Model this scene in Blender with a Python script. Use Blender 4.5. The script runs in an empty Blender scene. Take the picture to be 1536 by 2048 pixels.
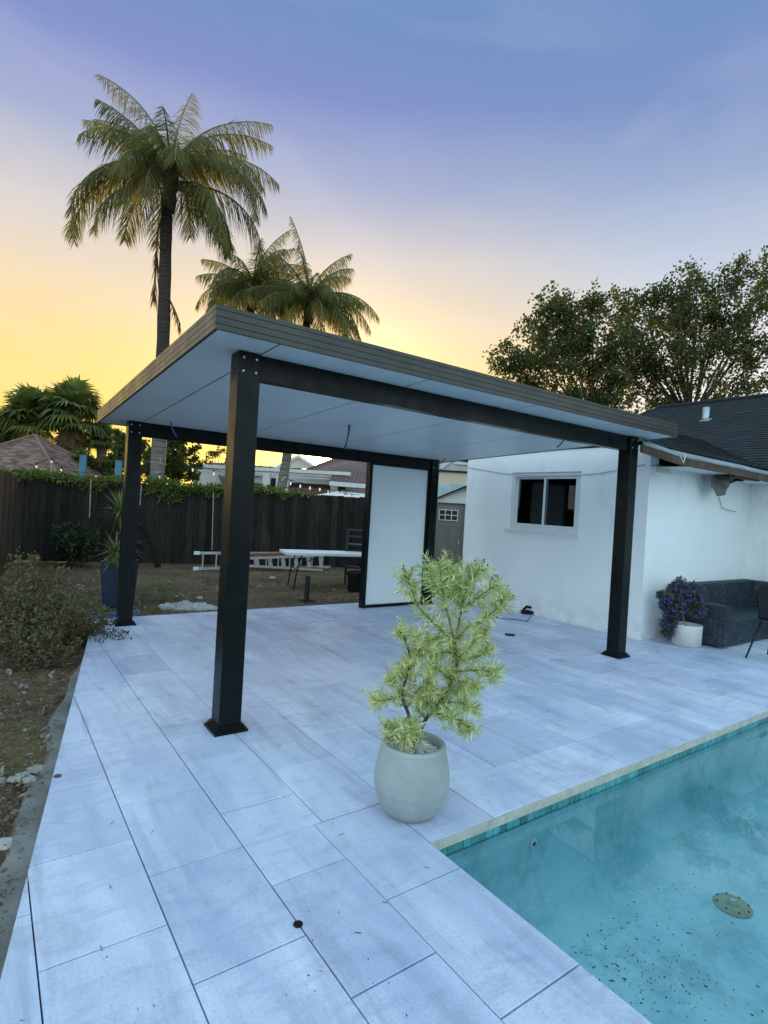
import bpy, math, random
from mathutils import Vector, Matrix
V=Vector
random.seed(7)
S=bpy.context.scene
COL=S.collection
# ---------------------------------------------------------------- camera
cam=bpy.data.cameras.new('camera');co=bpy.data.objects.new('camera',cam);COL.objects.link(co);S.camera=co
F=V((.57925,.81509,-.010138)).normalized();U=V((-.041432,.04186,.998264));R=F.cross(U).normalized();U=R.cross(F)
CP=V((-1.3343,-3.5107,1.5));FP=1122.62
co.matrix_world=Matrix(((R.x,U.x,-F.x,CP.x),(R.y,U.y,-F.y,CP.y),(R.z,U.z,-F.z,CP.z),(0,0,0,1)))
cam.sensor_fit='VERTICAL';cam.sensor_height=36;cam.lens=FP/2048*36;cam.clip_start=.05;cam.clip_end=3000
# ---------------------------------------------------------------- colour management
S.view_settings.view_transform='Standard';S.view_settings.look='None'
S.view_settings.exposure=1.28;S.view_settings.gamma=1.0;S.view_settings.use_curve_mapping=False
# ---------------------------------------------------------------- sky and sun
SUN=V((.4771,.8753,.0793)).normalized()
W=bpy.data.worlds.new('World');S.world=W;W.use_nodes=True
nt=W.node_tree;N=nt.nodes;L=nt.links;N.clear()
def nd(t,**k):
    n=N.new(t)
    for a,b in k.items(): setattr(n,a,b)
    return n
def wm(op,a,b=None,clamp=False):
    n=nd('ShaderNodeMath',operation=op);n.use_clamp=clamp
    for i,q in enumerate((a,b)):
        if q is None: continue
        if isinstance(q,(int,float)): n.inputs[i].default_value=q
        else: L.new(q,n.inputs[i])
    return n.outputs[0]
def wdot(vec,c):
    n=nd('ShaderNodeVectorMath',operation='DOT_PRODUCT');L.new(vec,n.inputs[0]);n.inputs[1].default_value=c;return n.outputs['Value']
def wmix(f,a,b,bl='MIX'):
    n=nd('ShaderNodeMix',data_type='RGBA',blend_type=bl)
    for s,q in (('Factor',f),('A',a),('B',b)):
        i=[k for k in n.inputs if k.name==s and (k.type=='RGBA' or s=='Factor') and k.enabled][0]
        if isinstance(q,(int,float)): i.default_value=q
        elif isinstance(q,tuple): i.default_value=q+(1,) if len(q)==3 else q
        else: L.new(q,i)
    return [o for o in n.outputs if o.enabled and o.type=='RGBA'][0]
sky=nd('ShaderNodeTexSky',sky_type='NISHITA',sun_disc=False)
sky.sun_elevation=math.asin(SUN.z);sky.sun_rotation=math.atan2(SUN.x,SUN.y)
sky.air_density=1.0;sky.dust_density=1.5;sky.ozone_density=2.5
lum=nd('ShaderNodeRGBToBW');L.new(sky.outputs[0],lum.inputs[0])
sc=wm('MULTIPLY',wm('POWER',lum.outputs[0],-.62),1.35)
mu=nd('ShaderNodeVectorMath',operation='SCALE');L.new(sky.outputs[0],mu.inputs[0]);L.new(sc,mu.inputs['Scale'])
tc=nd('ShaderNodeTexCoord');D=tc.outputs['Generated']
sep=nd('ShaderNodeSeparateXYZ');L.new(D,sep.inputs[0])
def ramp(val,stops):
    r=nd('ShaderNodeValToRGB');L.new(val,r.inputs[0]);e=r.color_ramp.elements
    while len(e)<len(stops): e.new(.5)
    for k,(p,c) in zip(e,stops): k.position=p;k.color=c+(1,)
    return r.outputs[0]
wob=nd('ShaderNodeTexNoise');wob.inputs['Scale'].default_value=1.6;wob.inputs['Detail'].default_value=4
mp=nd('ShaderNodeMapping');L.new(D,mp.inputs[0]);mp.inputs['Scale'].default_value=(1,1,3.2);L.new(mp.outputs[0],wob.inputs['Vector'])
el=wm('ADD',sep.outputs['Z'],wm('MULTIPLY',wm('SUBTRACT',wob.outputs[0],.5),.09))
warm=ramp(el,[(0,(5.6,3.7,.55)),(.12,(5.2,3.7,.75)),(.22,(4.8,3.5,1.3)),(.31,(4.2,3.3,2.1)),(.40,(3.2,2.9,2.7)),(.49,(1.75,1.95,2.8)),(.58,(1.0,1.2,2.6)),(.67,(.66,1.15,2.3)),(.86,(2.4,3.9,5.2)),(1,(3.2,5.2,6.6))])
cool=ramp(el,[(0,(4.9,4.6,4.4)),(.2,(4.5,4.2,4.1)),(.33,(3.0,3.2,3.5)),(.46,(1.6,1.95,2.8)),(.58,(.85,1.25,2.4)),(.68,(.66,1.18,2.3)),(.86,(2.4,3.9,5.2)),(1,(3.2,5.2,6.6))])
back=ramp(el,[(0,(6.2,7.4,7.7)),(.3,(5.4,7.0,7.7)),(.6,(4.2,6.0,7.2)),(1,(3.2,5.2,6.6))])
az=wdot(D,(math.sin(.618-.36),math.cos(.618-.36),0))
wf=nd('ShaderNodeMapRange',interpolation_type='SMOOTHSTEP');L.new(az,wf.inputs[0]);wf.inputs[1].default_value=.62;wf.inputs[2].default_value=.87
grad=wmix(wf.outputs[0],cool,warm)
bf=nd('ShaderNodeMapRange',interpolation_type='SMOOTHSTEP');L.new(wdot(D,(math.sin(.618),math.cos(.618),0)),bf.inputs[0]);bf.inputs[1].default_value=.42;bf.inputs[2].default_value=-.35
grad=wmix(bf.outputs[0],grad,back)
base=wmix(.88,mu.outputs[0],grad)
# thin high cloud
cn=nd('ShaderNodeTexNoise');cn.inputs['Scale'].default_value=3.0;cn.inputs['Detail'].default_value=8;cn.inputs['Distortion'].default_value=.8
mp2=nd('ShaderNodeMapping');L.new(D,mp2.inputs[0]);mp2.inputs['Scale'].default_value=(.9,1.5,2.6);mp2.inputs['Rotation'].default_value=(0,.5,.3);L.new(mp2.outputs[0],cn.inputs['Vector'])
cf=nd('ShaderNodeMapRange');L.new(cn.outputs[0],cf.inputs[0]);cf.inputs[1].default_value=.5;cf.inputs[2].default_value=.85;cf.inputs[4].default_value=.16
base=wmix(cf.outputs[0],base,(3.6,3.3,4.1))
# aureole of the setting sun
sd=wm('MAXIMUM',wdot(D,tuple(SUN)),0)
gl=wm('ADD',wm('MULTIPLY',wm('POWER',sd,60),.9),wm('MULTIPLY',wm('POWER',sd,2500),40))
gs=nd('ShaderNodeVectorMath',operation='SCALE');gs.inputs[0].default_value=(10,6.4,1.6);L.new(gl,gs.inputs['Scale'])
fin=wmix(1.0,base,gs.outputs[0],'ADD')
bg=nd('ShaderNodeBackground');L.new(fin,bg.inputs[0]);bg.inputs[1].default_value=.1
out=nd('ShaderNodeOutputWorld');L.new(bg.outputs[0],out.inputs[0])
sl=bpy.data.lights.new('sun','SUN');sl.energy=2.2;sl.angle=math.radians(.5);sl.color=(1,.66,.34)
so=bpy.data.objects.new('sun',sl);COL.objects.link(so);so.rotation_euler=SUN.to_track_quat('Z','Y').to_euler();so.location=(8,14,9)
# ---------------------------------------------------------------- helpers
def ray(x,y): return F*FP+R*(x-768)+U*(1024-y)
def at(x,y,dep): return CP+ray(x,y)*(dep/FP)
def on(x,y,ax,val):
    r=ray(x,y);return CP+r*((val-CP[ax])/r[ax])
G0=-.08
def gr(x,y,z=G0): return on(x,y,2,z)
FH=V((F.x,F.y,0)).normalized();RH=V((FH.y,-FH.x,0));ZU=V((0,0,1))
rnd=random.uniform
def rv():
    while 1:
        v=V((rnd(-1,1),rnd(-1,1),rnd(-1,1)))
        if .05<v.length<1: return v.normalized()
class MB:
    def __init__(s): s.v=[];s.f=[];s.m=[]
    def add(s,vs,fs,m=0):
        o=len(s.v);s.v+=[tuple(q) for q in vs];s.f+=[tuple(i+o for i in k) for k in fs];s.m+=[m]*len(fs);return s
    def poly(s,vs,m=0): return s.add(vs,[tuple(range(len(vs)))],m)
    def ob(s,c,a,b,d,m=0):   # centre and three half vectors
        c,a,b,d=V(c),V(a),V(b),V(d)
        if a.cross(b).dot(d)<0: a=-a
        vs=[c+i*a+j*b+k*d for k in(-1,1) for j in(-1,1) for i in(-1,1)]
        return s.add(vs,[(0,2,3,1),(4,5,7,6),(0,1,5,4),(2,6,7,3),(0,4,6,2),(1,3,7,5)],m)
    def box(s,x0,x1,y0,y1,z0,z1,m=0):
        return s.ob(((x0+x1)/2,(y0+y1)/2,(z0+z1)/2),((x1-x0)/2,0,0),(0,(y1-y0)/2,0),(0,0,(z1-z0)/2),m)
    def bar(s,p,q,w,h,up=ZU,m=0):
        p,q=V(p),V(q);d=(q-p);n=d.normalized();sd=n.cross(V(up))
        if sd.length<1e-4: sd=n.cross(V((1,0,0)))
        sd.normalize();u=sd.cross(n)
        return s.ob((p+q)/2,d/2,sd*w/2,u*h/2,m)
    def tube(s,pts,rad,n=8,cap=True,m=0):
        pts=[V(p) for p in pts]
        if isinstance(rad,(int,float)): rad=[rad]*len(pts)
        o=len(s.v);ref=None
        for i,p in enumerate(pts):
            t=(pts[min(i+1,len(pts)-1)]-pts[max(i-1,0)]).normalized()
            if ref is None: ref=t.orthogonal()
            ref=(ref-t*ref.dot(t));ref=ref.normalized() if ref.length>1e-6 else t.orthogonal().normalized()
            b=t.cross(ref)
            for k in range(n):
                a=2*math.pi*k/n;s.v.append(tuple(p+(ref*math.cos(a)+b*math.sin(a))*rad[i]))
        for i in range(len(pts)-1):
            for k in range(n):
                k2=(k+1)%n;s.f.append((o+i*n+k,o+i*n+k2,o+(i+1)*n+k2,o+(i+1)*n+k));s.m.append(m)
        if cap:
            s.f.append(tuple(o+k for k in reversed(range(n))));s.f.append(tuple(o+(len(pts)-1)*n+k for k in range(n)));s.m+=[m,m]
        return s
    def lathe(s,c,prof,n=32,rib=0,m=0,capb=True):
        c=V(c);o=len(s.v)
        for r,z in prof:
            for k in range(n):
                a=2*math.pi*k/n;rr=r-(rib if (rib and k%2) else 0)
                s.v.append((c.x+rr*math.cos(a),c.y+rr*math.sin(a),c.z+z))
        for i in range(len(prof)-1):
            for k in range(n):
                k2=(k+1)%n;s.f.append((o+i*n+k,o+i*n+k2,o+(i+1)*n+k2,o+(i+1)*n+k));s.m.append(m)
        if capb: s.f.append(tuple(o+k for k in reversed(range(n))));s.m.append(m)
        return s
    def prism(s,pl,z0,z1,ch=0):
        n=len(pl);cx=sum(p[0] for p in pl)/n;cy=sum(p[1] for p in pl)/n
        vs=[(x,y,z0) for x,y in pl]+[(x,y,z1-ch) for x,y in pl]
        fs=[tuple(reversed(range(n)))]+[(i,(i+1)%n,n+(i+1)%n,n+i) for i in range(n)]
        if ch:
            for x,y in pl:
                d=math.hypot(x-cx,y-cy)+1e-6;k=min(1.4*ch/d,.4);vs.append((x+(cx-x)*k,y+(cy-y)*k,z1))
            fs+=[(n+i,n+(i+1)%n,2*n+(i+1)%n,2*n+i) for i in range(n)]+[tuple(range(2*n,3*n))]
        else: fs.append(tuple(range(n,2*n)))
        return s.add(vs,fs)
    def leaf(s,p,d,nrm,l,w,fold=.25):
        d=V(d).normalized();sd=d.cross(V(nrm))
        if sd.length<1e-3: sd=d.orthogonal()
        sd.normalize();u=sd.cross(d);p=V(p)
        return s.add([p,p+d*l*.45+sd*w*.5+u*w*fold,p+d*l,p+d*l*.45-sd*w*.5+u*w*fold],[(0,1,2),(0,2,3)])
    def blade(s,p,d,l,w,sag=0,side=None):
        d=V(d).normalized();sd=(V(side) if side else d.cross(ZU))
        if sd.length<1e-3: sd=d.orthogonal()
        sd.normalize();p=V(p);mid=p+d*l*.5-ZU*sag*l*.2;e=p+d*l-ZU*sag*l*.75
        return s.add([p-sd*w*.35,p+sd*w*.35,mid+sd*w*.5,mid-sd*w*.5,e],[(0,1,2,3),(3,2,4)])
    def build(s,name,mat,parent=None,smooth=False,kind=None):
        me=bpy.data.meshes.new(name);o=bpy.data.objects.new(name,me);COL.objects.link(o)
        if parent is not None: org=WL[parent.name]
        else:
            xs=[v[0] for v in s.v];ys=[v[1] for v in s.v];zs=[v[2] for v in s.v]
            org=V(((min(xs)+max(xs))/2,(min(ys)+max(ys))/2,min(zs)))
        me.from_pydata([(a-org.x,b-org.y,c-org.z) for a,b,c in s.v],[],s.f)
        for q in (mat if isinstance(mat,(list,tuple)) else [mat]): me.materials.append(q)
        if isinstance(mat,(list,tuple)): me.polygons.foreach_set('material_index',s.m)
        if smooth: me.polygons.foreach_set('use_smooth',[True]*len(me.polygons))
        me.update()
        if parent is not None: o.parent=parent
        else: o.location=org
        WL[o.name]=org
        if kind: o['kind']=kind
        return o
WL={}
def tag(o,label,cat,group=None):
    o['label']=label;o['category']=cat
    if group: o['group']=group
    return o
def thing(name,label,cat,loc,group=None):
    o=bpy.data.objects.new(name,None);COL.objects.link(o);o.location=V(loc);o.empty_display_size=.1;WL[o.name]=V(loc)
    return tag(o,label,cat,group)
# ---------------------------------------------------------------- materials
class NT:
    def __init__(s,name):
        s.m=bpy.data.materials.new(name);s.m.use_nodes=True;s.t=s.m.node_tree;s.t.nodes.clear()
        s.o=s.n('ShaderNodeOutputMaterial');s.tc=s.n('ShaderNodeTexCoord')
    def n(s,t,**k):
        q=s.t.nodes.new(t)
        for a,b in k.items(): setattr(q,a,b)
        return q
    def set(s,i,v):
        if isinstance(v,(int,float)): i.default_value=v
        elif isinstance(v,tuple): i.default_value=v+(1,) if (i.type=='RGBA' and len(v)==3) else v
        else: s.t.links.new(v,i)
    def noise(s,scale,detail=4,mapscale=None,coord='Object',rough=.55,dist=0,rot=None,geo=False):
        q=s.n('ShaderNodeTexNoise');c=s.n('ShaderNodeNewGeometry').outputs['Position'] if geo else s.tc.outputs[coord]
        if mapscale or rot:
            mm=s.n('ShaderNodeMapping');s.set(mm.inputs[0],c);c=mm.outputs[0]
            if mapscale: mm.inputs['Scale'].default_value=mapscale
            if rot: mm.inputs['Rotation'].default_value=rot
        s.set(q.inputs['Vector'],c);q.inputs['Scale'].default_value=scale;q.inputs['Detail'].default_value=detail
        q.inputs['Roughness'].default_value=rough;q.inputs['Distortion'].default_value=dist
        return q.outputs[0]
    def rng(s,v,a,b,c=0.,d=1.,smooth=False):
        q=s.n('ShaderNodeMapRange')
        if smooth: q.interpolation_type='SMOOTHSTEP'
        s.set(q.inputs[0],v)
        for i,x in enumerate((a,b,c,d)): q.inputs[i+1].default_value=x
        return q.outputs[0]
    def mix(s,f,a,b,bl='MIX'):
        q=s.n('ShaderNodeMix',data_type='RGBA',blend_type=bl)
        i=[k for k in q.inputs if k.enabled]
        s.set(i[0],f);s.set(i[1],a);s.set(i[2],b)
        return [k for k in q.outputs if k.enabled][0]
    def math(s,op,a,b=0.):
        q=s.n('ShaderNodeMath',operation=op);s.set(q.inputs[0],a);s.set(q.inputs[1],b);return q.outputs[0]
    def rand(s): return s.n('ShaderNodeObjectInfo').outputs['Random']
    def island(s): return s.n('ShaderNodeNewGeometry').outputs['Random Per Island']
    def bump(s,h,strength=.3,dist=.01):
        q=s.n('ShaderNodeBump');s.set(q.inputs['Height'],h);q.inputs['Strength'].default_value=strength;q.inputs['Distance'].default_value=dist;return q.outputs[0]
    def pr(s,col,rough=.6,metal=0.,nrm=None,spec=.5):
        q=s.n('ShaderNodeBsdfPrincipled');s.set(q.inputs['Base Color'],col);s.set(q.inputs['Roughness'],rough);s.set(q.inputs['Metallic'],metal)
        q.inputs['Specular IOR Level'].default_value=spec
        if nrm is not None: s.set(q.inputs['Normal'],nrm)
        return q.outputs[0]
    def done(s,sh): s.set(s.o.inputs[0],sh);return s.m
def k3(c,f): return tuple(min(1,x*f) for x in c)
def simple(name,c,rough=.6,metal=0.,var=.2,scale=4,bump=.15,bs=60,rand=0.,isl=0.,ms=None,spec=.5):
    t=NT(name);n=t.noise(scale,5,ms)
    cc=t.mix(t.rng(n,.3,.7),k3(c,1-var),k3(c,1+var))
    if rand: cc=t.mix(1.,cc,t.mix(t.rand(),k3((1,1,1),1-rand),(1,1,1)),'MULTIPLY')
    if isl: cc=t.mix(1.,cc,t.mix(t.island(),k3((1,1,1),1-isl),(1,1,1)),'MULTIPLY')
    nb=t.bump(t.noise(bs,4,ms),bump,.01) if bump else None
    rr=t.rng(t.noise(scale*2.3,3),.3,.7,max(.02,rough-.08),min(1,rough+.1))
    return t.done(t.pr(cc,rr,metal,nb,spec))
def leafmat(name,a,b,trans=.35,c=None,rough=.55):
    t=NT(name);i=t.island()
    col=t.mix(i,a,b)
    n=t.rng(t.noise(1.3,3),.35,.7);col=t.mix(n,col,t.mix(.5,col,c or b))
    p=t.pr(col,rough,0.,None,.35);tr=t.n('ShaderNodeBsdfTranslucent');t.set(tr.inputs[0],t.mix(1.,col,(1.2,1.28,.6),'MULTIPLY'))
    m=t.n('ShaderNodeMixShader');m.inputs[0].default_value=trans;t.set(m.inputs[1],p);t.set(m.inputs[2],tr.outputs[0])
    return t.done(m.outputs[0])
M={}
def tile_mat():
    t=NT('porcelain_paver');r=t.rand()
    st=t.noise(3.2,7,(1.0,.28,1),geo=True,dist=.6);st2=t.noise(10,5,(.35,1.2,1),geo=True,dist=1.2)
    c=t.mix(t.rng(st,.32,.72),(.47,.51,.68),(.81,.82,.92))
    c=t.mix(t.rng(st2,.50,.75,0,.6),c,(.36,.41,.53))
    c=t.mix(t.rng(t.noise(1.1,4,geo=True),.45,.75,0,.35),c,(.68,.67,.78))
    sp=t.noise(95,3,geo=True,rough=.8);c=t.mix(t.rng(sp,.52,.72,0,.6),c,(.26,.31,.42))
    sp2=t.noise(260,1,geo=True);c=t.mix(t.rng(sp2,.62,.76,0,.6),c,(.9,.93,.97));lg=t.noise(.55,5,geo=True);c=t.mix(t.rng(lg,.42,.68,0,.35),c,(.50,.66,.80))
    sm=t.noise(5,7,(1.6,.22,1),geo=True,dist=.5,rough=.7);c=t.mix(t.rng(sm,.52,.70,0,.6),c,(.33,.37,.46));dirt=t.noise(2.3,8,geo=True,rough=.7);c=t.mix(t.rng(dirt,.55,.72,0,.65),c,(.36,.38,.44))
    spk=t.noise(24,2,geo=True);c=t.mix(t.rng(spk,.73,.77,0,.7),c,(.12,.13,.15))
    c=t.mix(1.,c,t.mix(r,(.80,.82,.87),(1.,1.,1.)),'MULTIPLY')
    b=t.bump(t.noise(120,4,geo=True),.12,.004)
    return t.done(t.pr(c,t.rng(st,.3,.7,.42,.62),0.,b,.4))
M['tile']=tile_mat()
def stucco():
    t=NT('white_stucco');c=t.mix(t.rng(t.noise(1.4,6,geo=True),.35,.7),(.84,.88,.89),(.91,.94,.94))
    c=t.mix(t.rng(t.noise(2.2,8,geo=True,mapscale=(1,1,.35),rough=.7),.54,.76,0,.55),c,(.60,.65,.67))
    sep=t.n('ShaderNodeSeparateXYZ');t.set(sep.inputs[0],t.n('ShaderNodeNewGeometry').outputs['Position'])
    low=t.math('MULTIPLY',t.rng(sep.outputs[2],0.,.35,1,0),t.rng(t.noise(7,5,geo=True),.4,.7,0,.6))
    c=t.mix(low,c,(.48,.50,.50))
    b=t.bump(t.noise(55,5,geo=True),.35,.006)
    return t.done(t.pr(c,.85,0.,b,.3))
M['stucco']=stucco()
M['metal']=simple('dark_bronze_aluminium',(.005,.008,.008),.30,0.,.15,3,.02,200,spec=.16)
M['fascia']=simple('bronze_fascia',(.045,.05,.043),.36,.3,.22,2.2,.03,200,ms=(.4,3,3))
M['fascia_dark']=simple('fascia_groove',(.012,.012,.012),.6)
M['soffit']=simple('white_insulated_panel',(.66,.74,.76),.38,0.,.05,1.5,.02,150)
M['panelwhite']=simple('white_board',(.76,.83,.85),.5,0.,.05,1.2,.02,150)
M['screw']=simple('zinc_screw',(.6,.6,.6),.35,.8)
M['concrete']=simple('raw_concrete',(.17,.165,.15),.9,0.,.45,4,.5,40)
M['slab']=simple('bedding',(.06,.065,.07),.95,0.,.3,8,.3,60)
def dirt():
    t=NT('bare_earth');a=t.noise(1.2,7,geo=True);b=t.noise(16,6,geo=True,rough=.7);d=t.noise(70,3,geo=True)
    c=t.mix(t.rng(a,.35,.65),(.13,.08,.045),(.25,.17,.095))
    c=t.mix(t.rng(b,.40,.62,0,.9),c,(.045,.03,.018))
    c=t.mix(t.rng(t.noise(.8,5,geo=True),.52,.66,0,.6),c,(.15,.145,.05))
    c=t.mix(t.rng(d,.6,.72,0,.7),c,(.36,.30,.21))
    return t.done(t.pr(c,.95,0.,t.bump(b,.9,.04),.2))
M['dirt']=dirt()
def wood(name,a,b,rand=.5):
    t=NT(name);n=t.noise(7,6,(6,6,.5));c=t.mix(t.rng(n,.3,.7),a,b)
    c=t.mix(1.,c,t.mix(t.rand(),k3((1,1,1),1-rand),(1,1,1)),'MULTIPLY')
    c=t.mix(t.rng(t.noise(2,5,(1,1,.3)),.55,.75,0,.5),c,k3(b,1.6))
    return t.done(t.pr(c,.85,0.,t.bump(t.noise(30,5,(5,5,.4)),.4,.006),.25))
M['fence']=wood('weathered_dark_fence',(.011,.0095,.009),(.048,.037,.030),.65)
M['fencew']=wood('weathered_brown_fence',(.06,.04,.028),(.15,.10,.07))
M['bark']=simple('bark',(.07,.05,.035),.95,0.,.4,6,.8,18)
def palmbark():
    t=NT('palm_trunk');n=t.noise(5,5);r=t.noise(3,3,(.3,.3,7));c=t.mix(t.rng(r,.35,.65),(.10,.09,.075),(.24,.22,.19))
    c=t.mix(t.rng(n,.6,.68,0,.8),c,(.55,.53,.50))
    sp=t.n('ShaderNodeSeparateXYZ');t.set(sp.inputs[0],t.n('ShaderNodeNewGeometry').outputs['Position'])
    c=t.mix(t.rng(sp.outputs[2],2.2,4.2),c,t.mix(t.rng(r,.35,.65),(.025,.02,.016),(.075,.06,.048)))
    return t.done(t.pr(c,.95,0.,t.bump(r,.6,.03),.2))
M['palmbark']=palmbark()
M['palmleaf']=leafmat('palm_leaflet',(.05,.07,.02),(.22,.22,.06),.5,(.28,.20,.06))
M['rachis']=simple('palm_rachis',(.14,.15,.05),.6)
M['dead']=leafmat('dead_frond',(.10,.06,.03),(.22,.13,.05),.3)
M['fanleaf']=leafmat('fan_palm_leaf',(.05,.085,.025),(.15,.18,.055),.35)
M['treeleaf']=leafmat('broad_leaf',(.03,.06,.016),(.09,.12,.03),.38,(.10,.08,.03))
M['midleaf']=leafmat('garden_tree_leaf',(.03,.055,.012),(.10,.12,.025),.35)
M['vine']=leafmat('vine_leaf',(.05,.09,.015),(.17,.20,.04),.35)
M['bushleaf']=leafmat('dull_shrub_leaf',(.07,.07,.03),(.22,.19,.10),.28,(.15,.11,.055))
M['darkbush']=leafmat('dark_shrub_leaf',(.012,.03,.012),(.035,.06,.025),.2)
M['yucca']=leafmat('yucca_leaf',(.06,.11,.03),(.18,.22,.07),.3)
M['needle']=leafmat('spiky_needle',(.16,.26,.09),(.92,.93,.56),.28,(.80,.72,.32))
M['flowerleaf']=leafmat('flower_leaf',(.03,.07,.02),(.08,.13,.04),.25)
M['petal']=leafmat('purple_petal',(.09,.04,.30),(.22,.12,.55),.25)
M['pot']=simple('grey_fibre_clay',(.33,.37,.36),.8,0.,.12,6,.25,80)
M['potw']=simple('white_pot',(.62,.62,.60),.7,0.,.08,6,.15,60)
M['pebble']=simple('white_pebbles',(.72,.73,.74),.7,0.,.1,8,.1,60,isl=.35)
M['planter']=simple('dark_blue_planter',(.008,.022,.05),.35,0.,.2,5,.2,60)
M['wicker']=simple('grey_wicker',(.045,.07,.092),.55,0.,.3,14,.2,90,isl=.55)
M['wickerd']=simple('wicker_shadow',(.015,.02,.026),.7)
M['black']=simple('black_plastic',(.006,.006,.008),.5,spec=.2)
M['blackm']=simple('black_metal',(.012,.012,.014),.4,.3)
M['alu']=simple('aluminium',(.62,.64,.66),.38,.75,.1)
M['orange']=simple('orange_fibreglass',(.20,.065,.035),.5)
M['white']=simple('white_paint',(.72,.74,.75),.5,0.,.06,2,.05,80)
M['whitef']=simple('white_window_frame',(.66,.71,.72),.45,0.,.08,3,.05,80)
M['flash']=simple('zinc_flashing',(.38,.45,.47),.38,.55,.2,2.5,.05,60)
M['rust']=simple('rotten_fascia',(.085,.055,.035),.85,0.,.5,5,.5,30)
M['shingle']=simple('dark_shingles',(.015,.021,.025),.9,0.,.35,3,.5,70,isl=.45)
M['gshingle']=simple('brown_shingles',(.30,.17,.13),.9,0.,.25,3,.4,50,isl=.65)
M['redroof']=simple('brown_metal_roof',(.15,.08,.06),.55,0.,.15,2,.1,30)
M['darktrim']=simple('dark_eave',(.03,.017,.015),.8)
M['nwall']=simple('neighbour_wall',(.50,.54,.56),.85,0.,.08,2,.2,40)
M['cream']=simple('cream_wall',(.66,.60,.46),.85,0.,.06,2,.2,40)
M['nwhite']=simple('neighbour_trim',(.72,.72,.72),.6,0.,.06)
M['shedg']=simple('shed_taupe',(.17,.16,.145),.6,0.,.08,3,.1,60)
M['shedw']=simple('shed_trim',(.62,.61,.58),.6,0.,.08,3,.1,60)
M['bluepost']=simple('blue_painted_wood',(.06,.17,.24),.7,0.,.25,4)
M['green']=simple('green_steel',(.025,.04,.032),.5,.4,.3)
M['tarp']=simple('plastic_sheeting',(.36,.37,.36),.35,0.,.3,6,.3,30)
M['cloth']=simple('torn_felt',(.12,.13,.12),.95,0.,.5,9,.7,40)
M['cable']=simple('grey_cable',(.06,.065,.08),.5)
M['bluecable']=simple('blue_cable',(.05,.16,.34),.45)
M['stone']=simple('pale_rubble',(.42,.40,.36),.9,0.,.25,9,.5,40,rand=.5)
M['litter']=simple('dry_leaf_litter',(.20,.13,.07),.95,0.,.4,9,0,40,isl=.7)
M['grass']=leafmat('sparse_grass',(.05,.06,.015),(.16,.14,.05),.25)
M['debris']=simple('dark_debris',(.01,.03,.032),.9)
M['mosaic']=simple('teal_mosaic',(.09,.42,.42),.25,0.,.3,9,.05,60,rand=.5,isl=.5)
M['coping']=simple('cream_paver_edge',(.44,.44,.38),.8,0.,.2,12,.3,60)
M['drain']=simple('aged_drain_cover',(.36,.40,.24),.55,0.,.2,20)
def plaster():
    t=NT('pool_plaster');a=t.noise(1.3,6,geo=True);c=t.mix(t.rng(a,.35,.7),(.46,.76,.79),(.68,.89,.90))
    c=t.mix(t.rng(t.noise(1.9,9,geo=True,rough=.78),.46,.66,0,.8),c,(.20,.46,.50))
    c=t.mix(t.rng(t.noise(40,3,geo=True),.6,.75,0,.25),c,(.08,.3,.33))
    return t.done(t.pr(c,.8,0.,None,.2))
M['plaster']=plaster()
def water():
    t=NT('pool_water');b=t.bump(t.math('ADD',t.noise(2.2,3,geo=True),t.math('MULTIPLY',t.noise(9,2,geo=True),.12)),.045,.02)
    fr=t.n('ShaderNodeFresnel');fr.inputs[0].default_value=1.6;t.set(fr.inputs['Normal'],b)
    tr=t.n('ShaderNodeBsdfTransparent');tr.inputs[0].default_value=(.90,.99,1.,1)
    gl=t.n('ShaderNodeBsdfGlossy');gl.inputs['Roughness'].default_value=.015;t.set(gl.inputs['Normal'],b)
    m=t.n('ShaderNodeMixShader');t.set(m.inputs[0],fr.outputs[0]);t.set(m.inputs[1],tr.outputs[0]);t.set(m.inputs[2],gl.outputs[0])
    return t.done(m.outputs[0])
M['water']=water()
def glass():
    t=NT('window_glass');fr=t.n('ShaderNodeFresnel');fr.inputs[0].default_value=1.3
    tr=t.n('ShaderNodeBsdfTransparent');tr.inputs[0].default_value=(.75,.8,.8,1)
    gl=t.n('ShaderNodeBsdfGlossy');gl.inputs['Roughness'].default_value=.01
    m=t.n('ShaderNodeMixShader');t.set(m.inputs[0],fr.outputs[0]);t.set(m.inputs[1],tr.outputs[0]);t.set(m.inputs[2],gl.outputs[0])
    return t.done(m.outputs[0])
M['glass']=glass()
M['room']=simple('dark_room',(.012,.012,.014),.9)
M['room2']=simple('room_furniture',(.02,.02,.022),.8)
def bulb():
    t=NT('lit_bulb');e=t.n('ShaderNodeEmission');e.inputs[0].default_value=(1,.9,.75,1);e.inputs[1].default_value=.35;return t.done(e.outputs[0])
M['bulb']=bulb()
M['lightcable']=simple('pale_cable',(.30,.34,.36),.6)
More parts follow.
